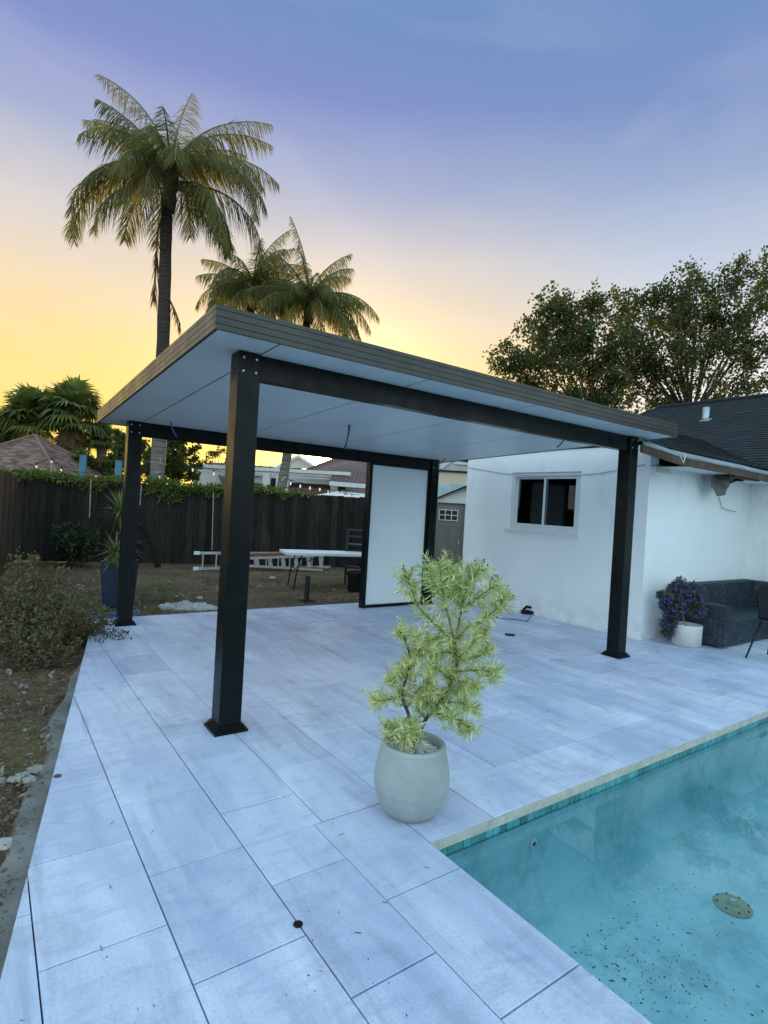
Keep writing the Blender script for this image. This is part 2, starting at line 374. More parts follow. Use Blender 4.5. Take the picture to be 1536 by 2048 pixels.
# ================================================================ ground
def lines(a,b,step): 
    n=int(round((b-a)/step));return [a+(b-a)*i/n for i in range(n+1)]
gxs=[-400,-150,-60,-25,-12,-7]+lines(-4.5,7.5,.15)+[9.7,14,25,60,150,400]
gys=[-400,-150,-60,-25,-12,-6.7]+lines(-4.6,11.5,.15)+[14,20,35,70,150,400]
def gz(x,y):
    near=max(0,1-max(abs(x-1)-5,0)/2)*max(0,1-max(abs(y-5)-6.5,0)/2)
    n=math.sin(x*2.1+y*.7)*.012+math.sin(x*.9-y*1.7+1)*.015+math.sin(x*5.3+y*4.1)*.005+rnd(-.006,.006)
    return G0+near*(n-.012)
mb=MB();idx={}
for j,y in enumerate(gys):
    for i,x in enumerate(gxs): idx[i,j]=len(mb.v);mb.v.append((x,y,gz(x,y)))
for j in range(len(gys)-1):
    for i in range(len(gxs)-1):
        cx=(gxs[i]+gxs[i+1])/2;cy=(gys[j]+gys[j+1])/2
        if .1<cx<9.8 and -6.75<cy<-1.35: continue
        if -.2<cx<5.3 and -1.3<cy<3.4: continue
        mb.f.append((idx[i,j],idx[i+1,j],idx[i+1,j+1],idx[i,j+1]));mb.m.append(0)
mb.build('ground',M['dirt'],kind='structure',smooth=True)
# ================================================================ patio
EDGE=lambda y:-.319-.188*(3.374-y)
BACK=3.69
def clip(pl,a,b,c):   # keep a*x+b*y>=c
    o=[]
    for i in range(len(pl)):
        p,q=pl[i],pl[(i+1)%len(pl)];dp=a*p[0]+b*p[1]-c;dq=a*q[0]+b*q[1]-c
        if dp>=0: o.append(p)
        if dp*dq<0: t=dp/(dp-dq);o.append((p[0]+t*(q[0]-p[0]),p[1]+t*(q[1]-p[1])))
    return o
mb=MB()
mb.prism([(EDGE(-4.6)+.01,-4.6),(.335,-4.6),(.335,BACK-.01),(EDGE(BACK)+.01,BACK-.01)],-.3,-.034)
mb.box(.336,5.5,-1.615,BACK-.01,-.3,-.034);mb.box(5.501,8.6,-1.615,.5,-.3,-.034)
patio=mb.build('patio',M['slab'],kind='structure')
def paver(pl,dz=0,mat=None):
    if len(pl)<3: return
    ar=abs(sum(pl[i][0]*pl[(i+1)%len(pl)][1]-pl[(i+1)%len(pl)][0]*pl[i][1] for i in range(len(pl))))/2
    if ar<.004: return
    m=MB();m.prism(pl,-.032,0+dz,.0022)
    tx,ty=rnd(-.002,.002),rnd(-.002,.002);cx=sum(p[0] for p in pl)/len(pl);cy=sum(p[1] for p in pl)/len(pl)
    m.v=[(x,y,z+((x-cx)*tx+(y-cy)*ty if z>-.03 else 0)) for x,y,z in m.v]
    m.build('tile',mat or M['tile'],patio)
PX,PY=.3888,.5836;g2=.0026
def rect(x0,x1,y0,y1): return [(x0+g2,y0+g2),(x1-g2,y0+g2),(x1-g2,y1-g2),(x0+g2,y1-g2)]
for k in range(-2,25):
    x0=-1.142+PX*k;x1=x0+PX;ph=-.37 if k%2==0 else -.077
    for j in range(-9,9):
        y0=ph+PY*j;y1=y0+PY
        pl=rect(x0,x1,y0,y1)
        pl=clip(pl,1,.0-.188,-.319-.188*3.374);pl=clip(pl,0,-1,-BACK)
        if not pl or len(pl)<3: continue
        jobs=[pl]
        if x0>=.0: jobs=[clip(pl,0,1,-1.2435)]
        elif k==2:  # cut against the coping column below the pool corner
            jobs=[clip(pl,0,1,-1.2435),clip(clip(pl,0,-1,1.2465),-1,0,.0255)]
        for q in jobs:
            if len(q)<3: continue
            parts=[q]
            if x1>5.44:
                lo=clip(q,0,-1,-.335);parts=[lo]
                if x0<5.44: parts.append(clip(clip(q,0,1,.338),-1,0,-5.445))
            for z in parts:
                if len(z)<3: continue
                cx=sum(p[0] for p in z)/len(z);cy=sum(p[1] for p in z)/len(z)
                if cx>8.4 or cy<-4.6: continue
                dz=rnd(-.0012,.0012)
                if 1.5<cx<2.9 and 1.5<cy<2.9: dz+=random.choice((0,.004,.011,.02))
                paver(z,dz)
y=-1.2465
while y>-4.6:
    paver(rect(-.0245,.362,max(y-PY,-4.6),y),rnd(-.001,.001));y-=PY
for a,b in zip([.3635,.772,1.356,1.943,2.525,3.12,3.70,4.285,4.87,5.45,6.03,6.62,7.2,7.8],[.772,1.356,1.943,2.525,3.12,3.70,4.285,4.87,5.45,6.03,6.62,7.2,7.8,8.4]):
    paver(rect(a,b,-1.634,-1.2445),rnd(-.001,.001))
# raw concrete strip along the patio edge
mb=MB();prev=None
for i in range(28):
    y=-4.6+i*.28;w=.08+.11*max(0,1-abs(y+1.5)/1.4)+.03*math.sin(i*1.7)
    if y>1.2: w*=max(.15,1-(y-1.2)/1.3)
    e=EDGE(y)
    cur=[(e+.02,y,-.062),(e-w,y,-.068+.008*math.sin(i)),(e-w-.05,y,-.14)]
    if prev: mb.add(prev+cur,[(0,3,4,1),(1,4,5,2)])
    prev=cur
    if y>2.5: break
mb.build('concrete_strip',M['concrete'],kind='structure')
# ================================================================ pool
PXL,PXR,PYB,PYF=.362,9.5,-1.632,-6.5;FL=-.60;WZ=-.085
mb=MB()
prof=[(0,-.03),(0,FL+.22)]+[(.22*(1-math.cos(a*math.pi/24)),FL+.22*(1-math.sin(a*math.pi/24))) for a in range(1,13)]
ring=lambda d,z:[(PXL+d,PYB-d,z),(PXR-d,PYB-d,z),(PXR-d,PYF+d,z),(PXL+d,PYF+d,z)]
pr_=None
for d,z in prof:
    r_=ring(d,z)
    if pr_:
        for i in range(4): mb.poly([pr_[i],pr_[(i+1)%4],r_[(i+1)%4],r_[i]])
    pr_=r_
mb.poly(pr_)
pool=mb.build('pool',M['plaster'],kind='structure',smooth=True)
mb=MB();mb.box(PXL,PXR,-1.6405,PYB-.001,-.046,-.0015);mb.build('coping_edge',M['coping'],pool)
me=None;rest=MB()
for row in range(1):
    x=PXL+.006;i=0
    while x<9.3:
        w=random.choice((.046,.046,.046,.096));z1=-.049-row*.05;z0=z1-.046;pro=PYB-.004-rnd(0,.002)
        if x<4.1: MB().box(x,x+w,pro,PYB+.002,z0,z1).build('mosaic_tile',M['mosaic'],pool)
        else: rest.box(x,x+w,pro,PYB+.002,z0,z1)
        x+=w+.004
rest.build('mosaic_band',M['mosaic'],pool,kind='stuff')
mb=MB().poly([(PXL-.003,PYB+.003,WZ),(PXL-.003,PYF-.003,WZ),(PXR,PYF-.003,WZ),(PXR,PYB+.003,WZ)])
mb.build('pool_water',M['water'],kind='structure')
dc=gr(1465,1813,FL);t=thing('drain_cover','round pale olive drain cover on the turquoise pool floor','drain cover',(dc.x,dc.y,FL))
mb=MB().lathe((dc.x,dc.y,FL),[(.095,0),(.095,.010),(.085,.018),(.035,.022),(.03,.030),(.0,.031)],28);mb.build('cover',M['drain'],t)
for i in range(8):
    a=i*math.pi/4;MB().lathe((dc.x+(.08)*math.cos(a),dc.y+.08*math.sin(a),FL+.012),[(.006,0),(.006,.010),(0,.013)],8).build('screw',M['black'],t)
MB().lathe((dc.x,dc.y,FL+.03),[(.014,0),(.014,.009),(0,.01)],10).build('hub',M['whitef'],t)
rp=on(1068,1645,1,PYB);t=thing('return_fitting','small white round fitting set in the pool wall below the mosaic','pool fitting',(rp.x,PYB,-.22))
mb=MB()
for r0,r1,d0,d1 in((.03,.028,0,.008),(.028,.012,.008,.010)):
    n=16;o=[(rp.x+r*math.cos(2*math.pi*k/n),PYB-.001-dd,-.22+r*math.sin(2*math.pi*k/n)) for r,dd in((r0,d0),(r1,d1)) for k in range(n)]
    mb.add(o,[(k,(k+1)%n,n+(k+1)%n,n+k) for k in range(n)])
mb.build('ring',M['whitef'],t)
n=12;MB().poly([(rp.x+.012*math.cos(2*math.pi*k/n),PYB-.009,-.22+.012*math.sin(2*math.pi*k/n)) for k in range(n)]).build('eyeball',M['black'],t)
mb=MB()
for i in range(650):
    if i<420: px,py=random.gauss(1150,110),random.gauss(1760,75)
    elif i<700: px,py=random.gauss(1300,120),random.gauss(1960,70)
    else: px,py=rnd(950,1536),rnd(1550,2048)
    p=gr(px,py,FL)
    if p.x<PXL+.24 or p.y>PYB-.24 or p.x>PXR-.4 or p.y<PYF+.4: continue
    l=(.001+.0045*random.random()**3) if random.random()<.96 else rnd(.005,.014);a=rnd(0,6.3)
    mb.ob((p.x,p.y,FL+.003),(math.cos(a)*l,math.sin(a)*l,0),(-math.sin(a)*.0011,math.cos(a)*.0011,0),(0,0,.002))
mb.build('pool_debris',M['debris'],kind='stuff')
t=MB().tube([gr(925,1728,FL+.05),gr(950,1722,FL+.03),gr(975,1726,FL+.02)],[.004,.003,.002],5).build('twig',M['debris']);tag(t,'thin dark twig sunk in the pool by the corner','twig')
# ================================================================ pergola
PW,PD,PS=4.408,3.3058,.1474
sof=lambda x,y:2.4281-.0024*x-.0425*y
perg=thing('pergola','dark bronze flat roof pergola with white ceiling standing on the patio','pergola',(PW/2,PD/2,0))
h=PS/2
for (px,py) in((0,0),(PW,0),(0,PD),(PW,PD)):
    m=MB();c=.006;pl=[(px-h+c,py-h),(px+h-c,py-h),(px+h,py-h+c),(px+h,py+h-c),(px+h-c,py+h),(px-h+c,py+h),(px-h,py+h-c),(px-h,py-h+c)]
    m.prism(pl,.004,sof(px,py)-.003-.0425*h);post=m.build('post',M['metal'],perg)
    m=MB();s=.109
    for a,z0,z1 in((s,.001,.018),(s-.012,.018,.032),(s-.022,.032,.046)):
        m.box(px-a,px+a,py-a,py+a,z0,z1-.0005)
    m.build('base_plate',M['metal'],post)
    for dx in(-.042,.042):
        for dz in(.03,.115):
            z=sof(px,py)-dz-.01;m=MB();n=8
            o=[(px+dx+r*math.cos(2*math.pi*k/n),py-h-d,z+r*math.sin(2*math.pi*k/n)) for r,d in((.008,0),(.008,.003),(.004,.005)) for k in range(n)]
            m.add(o,[(q*n+k,q*n+(k+1)%n,(q+1)*n+(k+1)%n,(q+1)*n+k) for q in(0,1) for k in range(n)]+[tuple(range(2*n,3*n))])
            m.build('screw',M['screw'],post)
for py in(0,PD):
    a=V((h,py,sof(0,py)-.004-.0775));b=V((PW-h,py,sof(PW,py)-.004-.0775))
    MB().ob((a+b)/2,(b-a)/2,(0,.042,0),(0,0,.0775)).build('beam',M['metal'],perg)
OL,OF,OB,OR=.3284,.3662,.3866,.3201;FHt=.133
seams=[-OL+.02,.077,1.259,2.459,3.62,PW+OR-.02]
for a,b in zip(seams,seams[1:]):
    a+=.0062;b-=.0062;y0,y1=-OF+.02,PD+OB-.02
    vs=[(x,y,sof(x,y)+dz) for dz in(0,.1) for (x,y) in((a,y0),(b,y0),(b,y1),(a,y1))]
    MB().add(vs,[(3,2,1,0),(4,5,6,7),(0,1,5,4),(1,2,6,5),(2,3,7,6),(3,0,4,7)]).build('roof_panel',M['soffit'],perg)
for sx in seams[1:-1]:
    y0,y1=-OF+.03,PD+OB-.03
    vs=[(x,y,sof(x,y)+dz) for dz in(.006,.05) for (x,y) in((sx-.006,y0),(sx+.006,y0),(sx+.006,y1),(sx-.006,y1))]
    MB().add(vs,[(3,2,1,0),(0,1,5,4),(1,2,6,5),(2,3,7,6),(3,0,4,7)]).build('seam',M['cable'],perg)
cs=[(-OL,-OF),(PW+OR,-OF),(PW+OR,PD+OB),(-OL,PD+OB)]
for i in range(4):
    (xa,ya),(xb,yb)=cs[i],cs[(i+1)%4];d=V((xb-xa,yb-ya,0)).normalized();nr=V((d.y,-d.x,0))
    m=MB();A=V((xa,ya,sof(xa,ya)));B=V((xb,yb,sof(xb,yb)))
    def strip(z0,z1,o0,o1,mi):
        # mitred board between offsets o0 (outer) and o1 (inner)
        a0,b0=A+nr*o0-d*o0*-1*0,B+nr*o0
        a0=A+nr*o0-d*(-o0);b0=B+nr*o0-d*o0
        a0=A+nr*o0;b0=B+nr*o0;a1=A-nr*o1+d*o1;b1=B-nr*o1-d*o1
        vs=[a0+ZU*z0,b0+ZU*z0,b1+ZU*z0,a1+ZU*z0,a0+ZU*z1,b0+ZU*z1,b1+ZU*z1,a1+ZU*z1]
        m.add(vs,[(3,2,1,0),(4,5,6,7),(0,1,5,4),(1,2,6,5),(2,3,7,6),(3,0,4,7)],mi)
    for z0,z1 in((-.006,.024),(.0275,.064),(.0675,.104),(.1075,FHt)): strip(z0,z1,0,.018,0)
    m.build('fascia',[M['fascia'],M['fascia_dark']],perg)
    m=MB();a=A-nr*.007+d*.007;b=B-nr*.007-d*.007;a2=A-nr*.0185+d*.0185;b2=B-nr*.0185-d*.0185
    vs=[a+ZU*.001,b+ZU*.001,b2+ZU*.001,a2+ZU*.001,a+ZU*.128,b+ZU*.128,b2+ZU*.128,a2+ZU*.128]
    m.add(vs,[(3,2,1,0),(4,5,6,7),(0,1,5,4),(1,2,6,5),(2,3,7,6),(3,0,4,7)]);m.build('fascia_backing',M['fascia_dark'],perg)
# white board panel framed between the back posts
x0,x1,zt=3.185,PW-h-.001,sof(PW,PD)-.16
pan=MB().box(x0+.05,x1-.03,PD-.012,PD+.012,.045,zt-.02).build('infill_panel',M['panelwhite'],perg)
MB().box(x0+.053,x1-.035,PD-.04,PD+.04,zt-.0205,zt+.003).build('frame',M['metal'],pan)
MB().box(x0,x0+.052,PD-.05,PD+.05,.003,zt-.001).build('frame',M['metal'],pan)
MB().box(x1-.034,x1,PD-.04,PD+.04,.04,zt-.001).build('frame',M['metal'],pan)
MB().box(x0+.053,x1-.001,PD-.04,PD+.04,.003,.039).build('frame',M['metal'],pan)
for i,(wx,wy,l,cx,cy,mt) in enumerate(((.317,3.0,.16,.06,-.03,'bluecable'),(1.814,1.66,.27,-.02,.02,'bluecable'),(1.83,1.67,.26,-.05,.0,'cable'),(3.87,.435,.14,-.09,.03,'cable'),(4.40,3.02,.10,-.10,.06,'cable'))):
    z=sof(wx,wy);m=MB().tube([(wx,wy,z+.01),(wx+cx*.1,wy+cy*.1,z-l*.3),(wx+cx*.5,wy+cy*.5,z-l*.7),(wx+cx,wy+cy,z-l)],.008,6)
    m.build('hanging_cable',M[mt],perg,smooth=True)
# ================================================================ house
house=thing('house','white stucco house with dark shingle roof and sliding window beside the patio','house',(8,1.5,0))
X1,Y1,X2=5.45,.33,8.4
wy0,wy1,wz0,wz1=1.325,2.60,1.262,2.15
m=MB();m.box(X1,X1+.2,Y1,wy0,-.2,2.47);m.box(X1,X1+.2,wy1,3.61,-.2,2.47);m.box(X1,X1+.2,wy0,wy1,-.2,wz0);m.box(X1,X1+.2,wy0,wy1,wz1,2.47)
m.box(X1+.2,9,3.41,3.61,-.2,2.47);m.build('wall',M['stucco'],house)
MB().box(X1+.2,X2+.2,Y1,Y1+.2,-.2,2.24).build('wall',M['stucco'],house)
MB().box(X2,X2+.2,-7,Y1-.001,-.2,2.24).build('wall',M['stucco'],house)
win=MB();fw=.065
for y0,y1,z0,z1 in((wy0,wy1,wz1-fw,wz1),(wy0,wy1,wz0,wz0+fw),(wy0,wy0+fw,wz0+fw,wz1-fw),(wy1-fw,wy1,wz0+fw,wz1-fw)): win.box(X1+.02,X1+.09,y0+.001,y1-.001,z0+.001,z1-.001)
win=win.build('window',M['whitef'],house)
ym=(wy0+wy1)/2
MB().box(X1-.03,X1+.019,wy0-.02,wy1+.05,wz0-.045,wz0-.001).build('sill',M['whitef'],win)
for y0,y1,xx in((wy0+fw,ym+.025,X1+.035),(ym-.025,wy1-fw,X1+.06)):
    s_=MB()
    for a,b,c,d in((y0,y1,wz1-fw-.035,wz1-fw),(y0,y1,wz0+fw,wz0+fw+.035),(y0,y0+.035,wz0+fw+.035,wz1-fw-.035),(y1-.035,y1,wz0+fw+.035,wz1-fw-.035)): s_.box(xx,xx+.022,a,b,c,d)
    s_.build('sash',M['whitef'],win)
    MB().box(xx+.009,xx+.013,y0+.034,y1-.034,wz0+fw+.034,wz1-fw-.034).build('pane',M['glass'],win)
m=MB();
for a in((X1+.21,X1+2.5,.6,.62,.2,2.4),(X1+.21,X1+2.5,3.35,3.37,.2,2.4),(X1+2.5,X1+2.52,.6,3.37,.2,2.4),(X1+.21,X1+2.5,.6,3.37,2.38,2.4),(X1+.21,X1+2.5,.6,3.37,.2,.22)): m.box(*a)
m.build('room',M['room'],house)
m=MB();m.box(X1+1.5,X1+1.55,2.2,2.75,.3,1.95);m.box(X1+.9,X1+.95,1.2,1.5,.3,1.62);m.box(X1+.9,X1+.95,1.55,1.9,.3,1.64);m.box(X1+1.2,X1+1.25,1.6,2.0,.3,1.75);m.build('room_furniture',M['room2'],house)
def shingles(e0,e1,r0,r1,course,tabw,name,mat,parent,th=.012,hi=300,jit=.006):
    """courses of separate shingle tabs from the eave e0-e1 to the ridge r0-r1"""
    e0,e1,r0,r1=map(V,(e0,e1,r0,r1));nrm=(e1-e0).cross(r0-e0).normalized()
    if nrm.z<0: nrm=-nrm
    n=max(1,int(((r0+r1)/2-(e0+e1)/2).length/course));m=MB()
    m.poly([e0-nrm*.02,e1-nrm*.02,r1-nrm*.02,r0-nrm*.02])
    for i in range(n):
        a,b=i/n,min(1,(i+1.15)/n);A0=e0.lerp(r0,a);A1=e1.lerp(r1,a);B0=e0.lerp(r0,b);B1=e1.lerp(r1,b)
        ln=(A1-A0).length;k=max(1,int(ln/tabw));off=(i%2)*.5+rnd(-.1,.1)
        cuts=sorted(set([0]+[min(1,max(0,(j+off)/k)) for j in range(k+1)]+[1]))
        for s0,s1 in zip(cuts,cuts[1:]):
            if s1-s0<1e-4: continue
            gp=.004/ln;s1=max(s0,s1-gp);jj=rnd(-jit,jit);up=(B0-A0).normalized()
            p0=A0.lerp(A1,s0)+up*jj;p1=A0.lerp(A1,s1)+up*jj;q0=B0.lerp(B1,s0);q1=B0.lerp(B1,s1);T=nrm*(th+rnd(0,.004))
            m.add([p0,p1,p1+T,p0+T,q0,q1],[(0,1,2,3),(3,2,5,4),(0,3,4),(1,5,2)])
    return m.build(name,mat,parent,kind='stuff')
roof=MB()
RX,RZ=13.3,4.55
roof.poly([(7.95,-7,2.22),(7.95,5.9,2.22),(RX,4.6,4.47),(RX,-7,4.47)]);roof.poly([(RX,-7,4.47),(RX,4.6,4.47),(18.5,4.9,2.3),(18.5,-7,2.3)]);roof.poly([(RX,4.6,4.47),(7.95,5.9,2.22),(18.5,5.9,2.3)])
roof=roof.build('roof',M['shingle'],house)
shingles((7.95,-7,2.30),(7.95,5.95,2.30),(RX,-7,RZ),(RX,4.64,RZ),.15,.3,'shingles',M['shingle'],roof)
shingles((4.62,-.03,2.385),(10.6,-.03,2.345),(6.9,1.97,3.18),(10.6,1.97,3.18),.15,.3,'shingles',M['shingle'],roof)
shingles((5.40,3.7,2.48),(5.42,.35,2.50),(6.9,1.98,3.16),(6.9,1.96,3.16),.15,.3,'shingles',M['shingle'],roof)
shingles((10.6,4.0,2.30),(5.42,3.9,2.4),(10.6,1.97,3.18),(6.9,1.97,3.18),.15,.3,'shingles',M['shingle'],roof)
MB().tube([(RX,-7,RZ+.02),(RX,4.64,RZ+.02)],.06,6).build('ridge_cap',M['shingle'],roof)
MB().tube([(RX,4.64,RZ+.01),(7.95,5.95,2.32)],.05,6).build('ridge_cap',M['shingle'],roof)
vp=on(1410,835,1,0)
# vent pipe stands on the slope z=2.3+.42(x-7.95)
r=ray(1411,842);tt=(2.3+.42*(CP.x-7.95)-CP.z)/(r.z-.42*r.x);vb=CP+r*tt
MB().tube([vb-ZU*.15,vb+ZU*.30],.07,14).build('vent_pipe',M['flash'],roof,smooth=True)
m=MB();n_=V((-.42,0,1)).normalized();q=vb+n_*.02;a1=V((1,0,.42)).normalized();m.ob(q,a1*.10,V((0,.10,0)),n_*.006);m.build('vent_flashing',M['flash'],roof)
# eave: flashing pieces and rotten fascia along a sagging line
YE=-.12
fp=[on(x,y,1,YE) for x,y in((1281,884),(1352,909),(1387,917),(1484,937),(1536,949))]
fp.append(fp[-1]+(fp[-1]-fp[-2])*1.2)
for i in range(len(fp)-1):
    a,b=fp[i],fp[i+1];up=V((0,.08,.075));sh=V((0,0,-.012));ln=(b-a).normalized()*.004
    m=MB();m.add([a+ln+V((0,-.03,.0)),b-ln+V((0,-.03,.0)),b-ln+V((0,.10,.075)),a+ln+V((0,.10,.075)),a+ln+V((0,-.03,-.022)),b-ln+V((0,-.03,-.022))],[(0,1,2,3),(4,5,1,0)]);m.build('flashing',M['flash'],roof)
    m=MB();A,B=a+V((0,-.012,-.025)),b+V((0,-.012,-.025));hh=.085
    m.ob((A+B)/2-ZU*hh/2,(B-A)/2-(B-A).normalized()*.001,(0,.012,0),(0,0,hh/2));m.build('fascia_board',M['rust'],roof)
z=fp[1].z-.09
MB().box(5.66,6.75,YE+.02,Y1-.002,z-.012,z).build('soffit_board',M['white'],roof)
MB().box(7.6,X2,YE+.02,Y1-.002,z-.035,z-.02).build('soffit_board',M['white'],roof)
MB().box(6.8,7.58,YE+.03,YE+.09,z-.05,z+.01).build('rafter',M['rust'],roof)
MB().box(6.8,7.58,.12,.17,z-.05,z+.01).build('rafter',M['rust'],roof)
for x_ in(6.78,7.2,7.62): MB().bar((x_,YE+.03,z+.02),(x_,Y1+.2,z+.15),.04,.09).build('rafter',M['rust'],roof)
# torn felt hanging from the open soffit
c0,c1,c2,c3=[on(x,y,1,.10) for x,y in((1425,948),(1478,958),(1449,985),(1436,993))]
m=MB();rows=[]
for i in range(9):
    u=i/8;top=c0.lerp(c1,u);bot=(c3.lerp(c2,min(1,u*2)) if u<.5 else c2.lerp(c1,(u-.5)*2));col_=[]
    for j in range(8):
        w=j/7;p=top.lerp(bot,w);p=p+V((0,.05*math.sin(u*7+w*3)+rnd(-.012,.012),rnd(-.008,.008)));col_.append(p)
    rows.append(col_)
for i in range(8):
    for j in range(7): m.poly([rows[i][j],rows[i+1][j],rows[i+1][j+1],rows[i][j+1]])
m.build('torn_soffit_felt',M['cloth'],house)
wp=[on(x,y,1,Y1-.02) for x,y in((1437,990),(1440,1003),(1444,1016),(1460,1021),(1473,1024))]
MB().tube(wp,.004,5).build('loose_wire',M['cable'],house)
m=MB();pts=[on(x,y,0,X1-.012) for x,y in((937,935),(1000,946),(1020,949),(1070,952),(1160,950),(1200,947),(1290,929))]
m.tube(pts,.005,6).build('wall_cable',M['lightcable'],house)
m=MB();pts=[on(x,y,1,Y1-.012) for x,y in((1302,931),(1330,933),(1365,938),(1420,947))];m.tube(pts,.005,6).build('wall_cable',M['lightcable'],house)
m=MB();p=on(1366,914,1,YE-.03);m.tube([p+V((-.06,0,.0)),p+V((0,-.01,-.07)),p+V((.05,0,.02)),p+V((.03,0,.05))],.006,6).build('gutter_hook',M['whitef'],roof)
MB().box(5.60,5.95,.327,.329,z-.07,z+.03).build('vent_patch',M['cream'],house)
# ================================================================ fences
def fence_run(a,b,h,label,mat,bw=.14,post_every=17):
    a,b=V(a),V(b);d=(b-a).normalized();nr=V((d.y,-d.x,0));n=int((b-a).length/bw)
    t=thing('wooden_fence',label,'fence',((a.x+b.x)/2,(a.y+b.y)/2,G0))
    for i in range(n):
        p=a+d*(i+.5)*bw;hh=h+rnd(-.02,.02);w=bw+.012;off=(.011 if i%2 else -.011)+rnd(-.003,.003);le=rnd(-.006,.006)
        m=MB();c=p+nr*off+ZU*(hh/2);m.ob(c,d*w/2+ZU*le*.0,nr*.010,V((le*d.x,le*d.y,hh/2-.012)))
        m.build('board',mat,t)
        if i%post_every==5: 
            q=p-nr*.07;MB().ob(q+ZU*(h*.5-.05),d*.045,nr*.045,ZU*(h*.5-.06)).build('fence_post',mat,t)
    for z in(.35,1.0,1.5): MB().bar(a-nr*.03+ZU*z,b-nr*.03+ZU*z,.035,.09).build('rail',mat,t)
    return t
FA=V((-.95,10.48,G0));FB=V((6.6,8.16,G0))
fb=fence_run(FA,FB,1.78,'tall dark plank fence behind the yard with green vine on its top',M['fence'])
for px,y0,y1 in((182,958,1035),(283,970,1010),(427,985,1100)):
    e=at(px-(y0+y1)*.0,y0,11.9);f_=at(px-3,y1,11.9)
    MB().bar(e,f_,.018,.012,FH).build('batten',M['stone'],fb)
p=gr(317,1136);q=at(282,1035,11.7);MB().bar(p+V((0,0,.02)),q,.10,.08,FH).build('brace',M['fence'],fb)
fence_run((-1.42,5.2,G0),(-.80,10.25,G0),1.80,'brown plank fence running up to the dark fence at the left corner',M['fencew'],.15)
def leafcloud(mb,c,r,n,l,w,squash=(1,1,1)):
    for i in range(n):
        d=rv();k=random.random()**.45
        p=V(c)+V((d.x*r*squash[0],d.y*r*squash[1],d.z*r*squash[2]))*k
        mb.leaf(p,(d+rv()*.9),rv(),l*rnd(.6,1.25),w*rnd(.7,1.2))
m=MB();fd=(FB-FA).normalized();ln=(FB-FA).length
for i in range(420):
    s=rnd(-.02,.93)**1.0;p=FA+fd*s*ln+ZU*(1.78+rnd(-.06,.07)+.04*math.sin(s*23));thick=1 if s<.62 else (.75 if s<.74 else .08)
    if random.random()<thick: leafcloud(m,p+FH*rnd(-.15,.12),.11,11,.075,.05,(1,1,.7))
for s,dp in((.36,.22),(.40,.36),(.43,.26),(.20,.18),(.52,.15)):
    for k in range(16): leafcloud(m,FA+fd*(s+rnd(-.025,.025))*ln+ZU*(1.76-dp*rnd(0,1))-FH*.08,.08,9,.075,.05)
v=m.build('vine',M['vine']);tag(v,'bright green creeper trailing along the top of the dark fence','vine')
# ================================================================ yard objects
def place_dir(a,b): d=(V(b)-V(a));d.z=0;return d.normalized()
# extension ladder on its side
a=gr(392,1141)+V((0,0,.01));b=gr(660,1137)+V((0,0,.01));a=a-FH*0;d=place_dir(a,b);sdv=V((-d.y,d.x,0))
t=thing('extension_ladder','long aluminium ladder lying on its side against the dark fence','ladder',(a+b)/2)
LH=.36;L0=(b-a).length
for z in(.03,LH): MB().bar(a+ZU*z,b+ZU*z,.03,.055).build('rail',M['alu'],t)
for i in range(11):
    p=a+d*(.13+i*.285)
    if (p-a).length<L0-.05: MB().tube([p+ZU*.03,p+ZU*LH],.016,8).build('rung',M['alu'],t)
for z in(.03,LH): MB().bar(a-d*.06+ZU*z,a+d*.05+ZU*z,.045,.07).build('end_cap',M['white'],t)
# step ladder folded on its side in front of it
a=gr(500,1139)-FH*.25;b=gr(648,1139)-FH*.25;d=place_dir(a,b)
t=thing('step_ladder','orange step ladder with pale wide treads lying folded on its side before the fence','ladder',(a+b)/2);L0=(b-a).length
MB().bar(a+ZU*.05,b+ZU*.04,.03,.07).build('rail',M['orange'],t);MB().bar(a+ZU*.34,b+ZU*.40,.03,.07).build('rail',M['orange'],t)
for i in range(6):
    p=a+d*(.18+i*.3)
    m=MB();m.ob(p+ZU*.21+d*.02,d*.045+ZU*.0,FH*.012,ZU*.16-d*.025);m.build('tread',M['alu'],t)
MB().bar(a+ZU*.12-FH*.08,b+ZU*.02-FH*.05,.025,.05).build('rear_rail',M['alu'],t);MB().bar(a+ZU*.28-FH*.08,b+ZU*.36-FH*.05,.025,.05).build('rear_rail',M['alu'],t)
# folding table
tz=.56
A=on(567,1104,2,tz);B=on(722,1108,2,tz);d=place_dir(A,B);nn=V((d.y,-d.x,0));A=A-d*.02;B=A+d*1.85
t=thing('folding_table','white folding table on black legs standing in the yard beside the panel','table',((A+B)/2-ZU*(tz-G0)))
cc=(A+B)/2;m=MB();m.ob(cc,d*.92,nn*.34,ZU*.022);m.build('tabletop',M['white'],t)
for s in(-1,1):
    for e in(-1,1):
        top=cc+d*s*.62+nn*e*.26-ZU*.03;bt=cc+d*s*.74+nn*e*.27;bt.z=G0-.01
        MB().tube([top,top.lerp(bt,.5)+d*s*.02,bt],.014,6).build('leg',M['blackm'],t)
    MB().tube([cc+d*s*.68+nn*.26-ZU*.3,cc+d*s*.68-nn*.26-ZU*.3],.010,6).build('cross_bar',M['blackm'],t)
    MB().tube([cc+d*s*.66-ZU*.28,cc+d*s*.2-ZU*.03],.009,6).build('brace',M['blackm'],t)
# steel stub post
p=gr(613,1203);t=thing('post_stub','short green steel post bolted to a square plate in bare earth','post',p)
MB().box(p.x-.03,p.x+.03,p.y-.03,p.y+.03,p.z+.008,p.z+.41).build('stub',M['green'],t);MB().box(p.x-.12,p.x+.12,p.y-.12,p.y+.12,p.z-.01,p.z+.012).build('plate',M['black'],t)
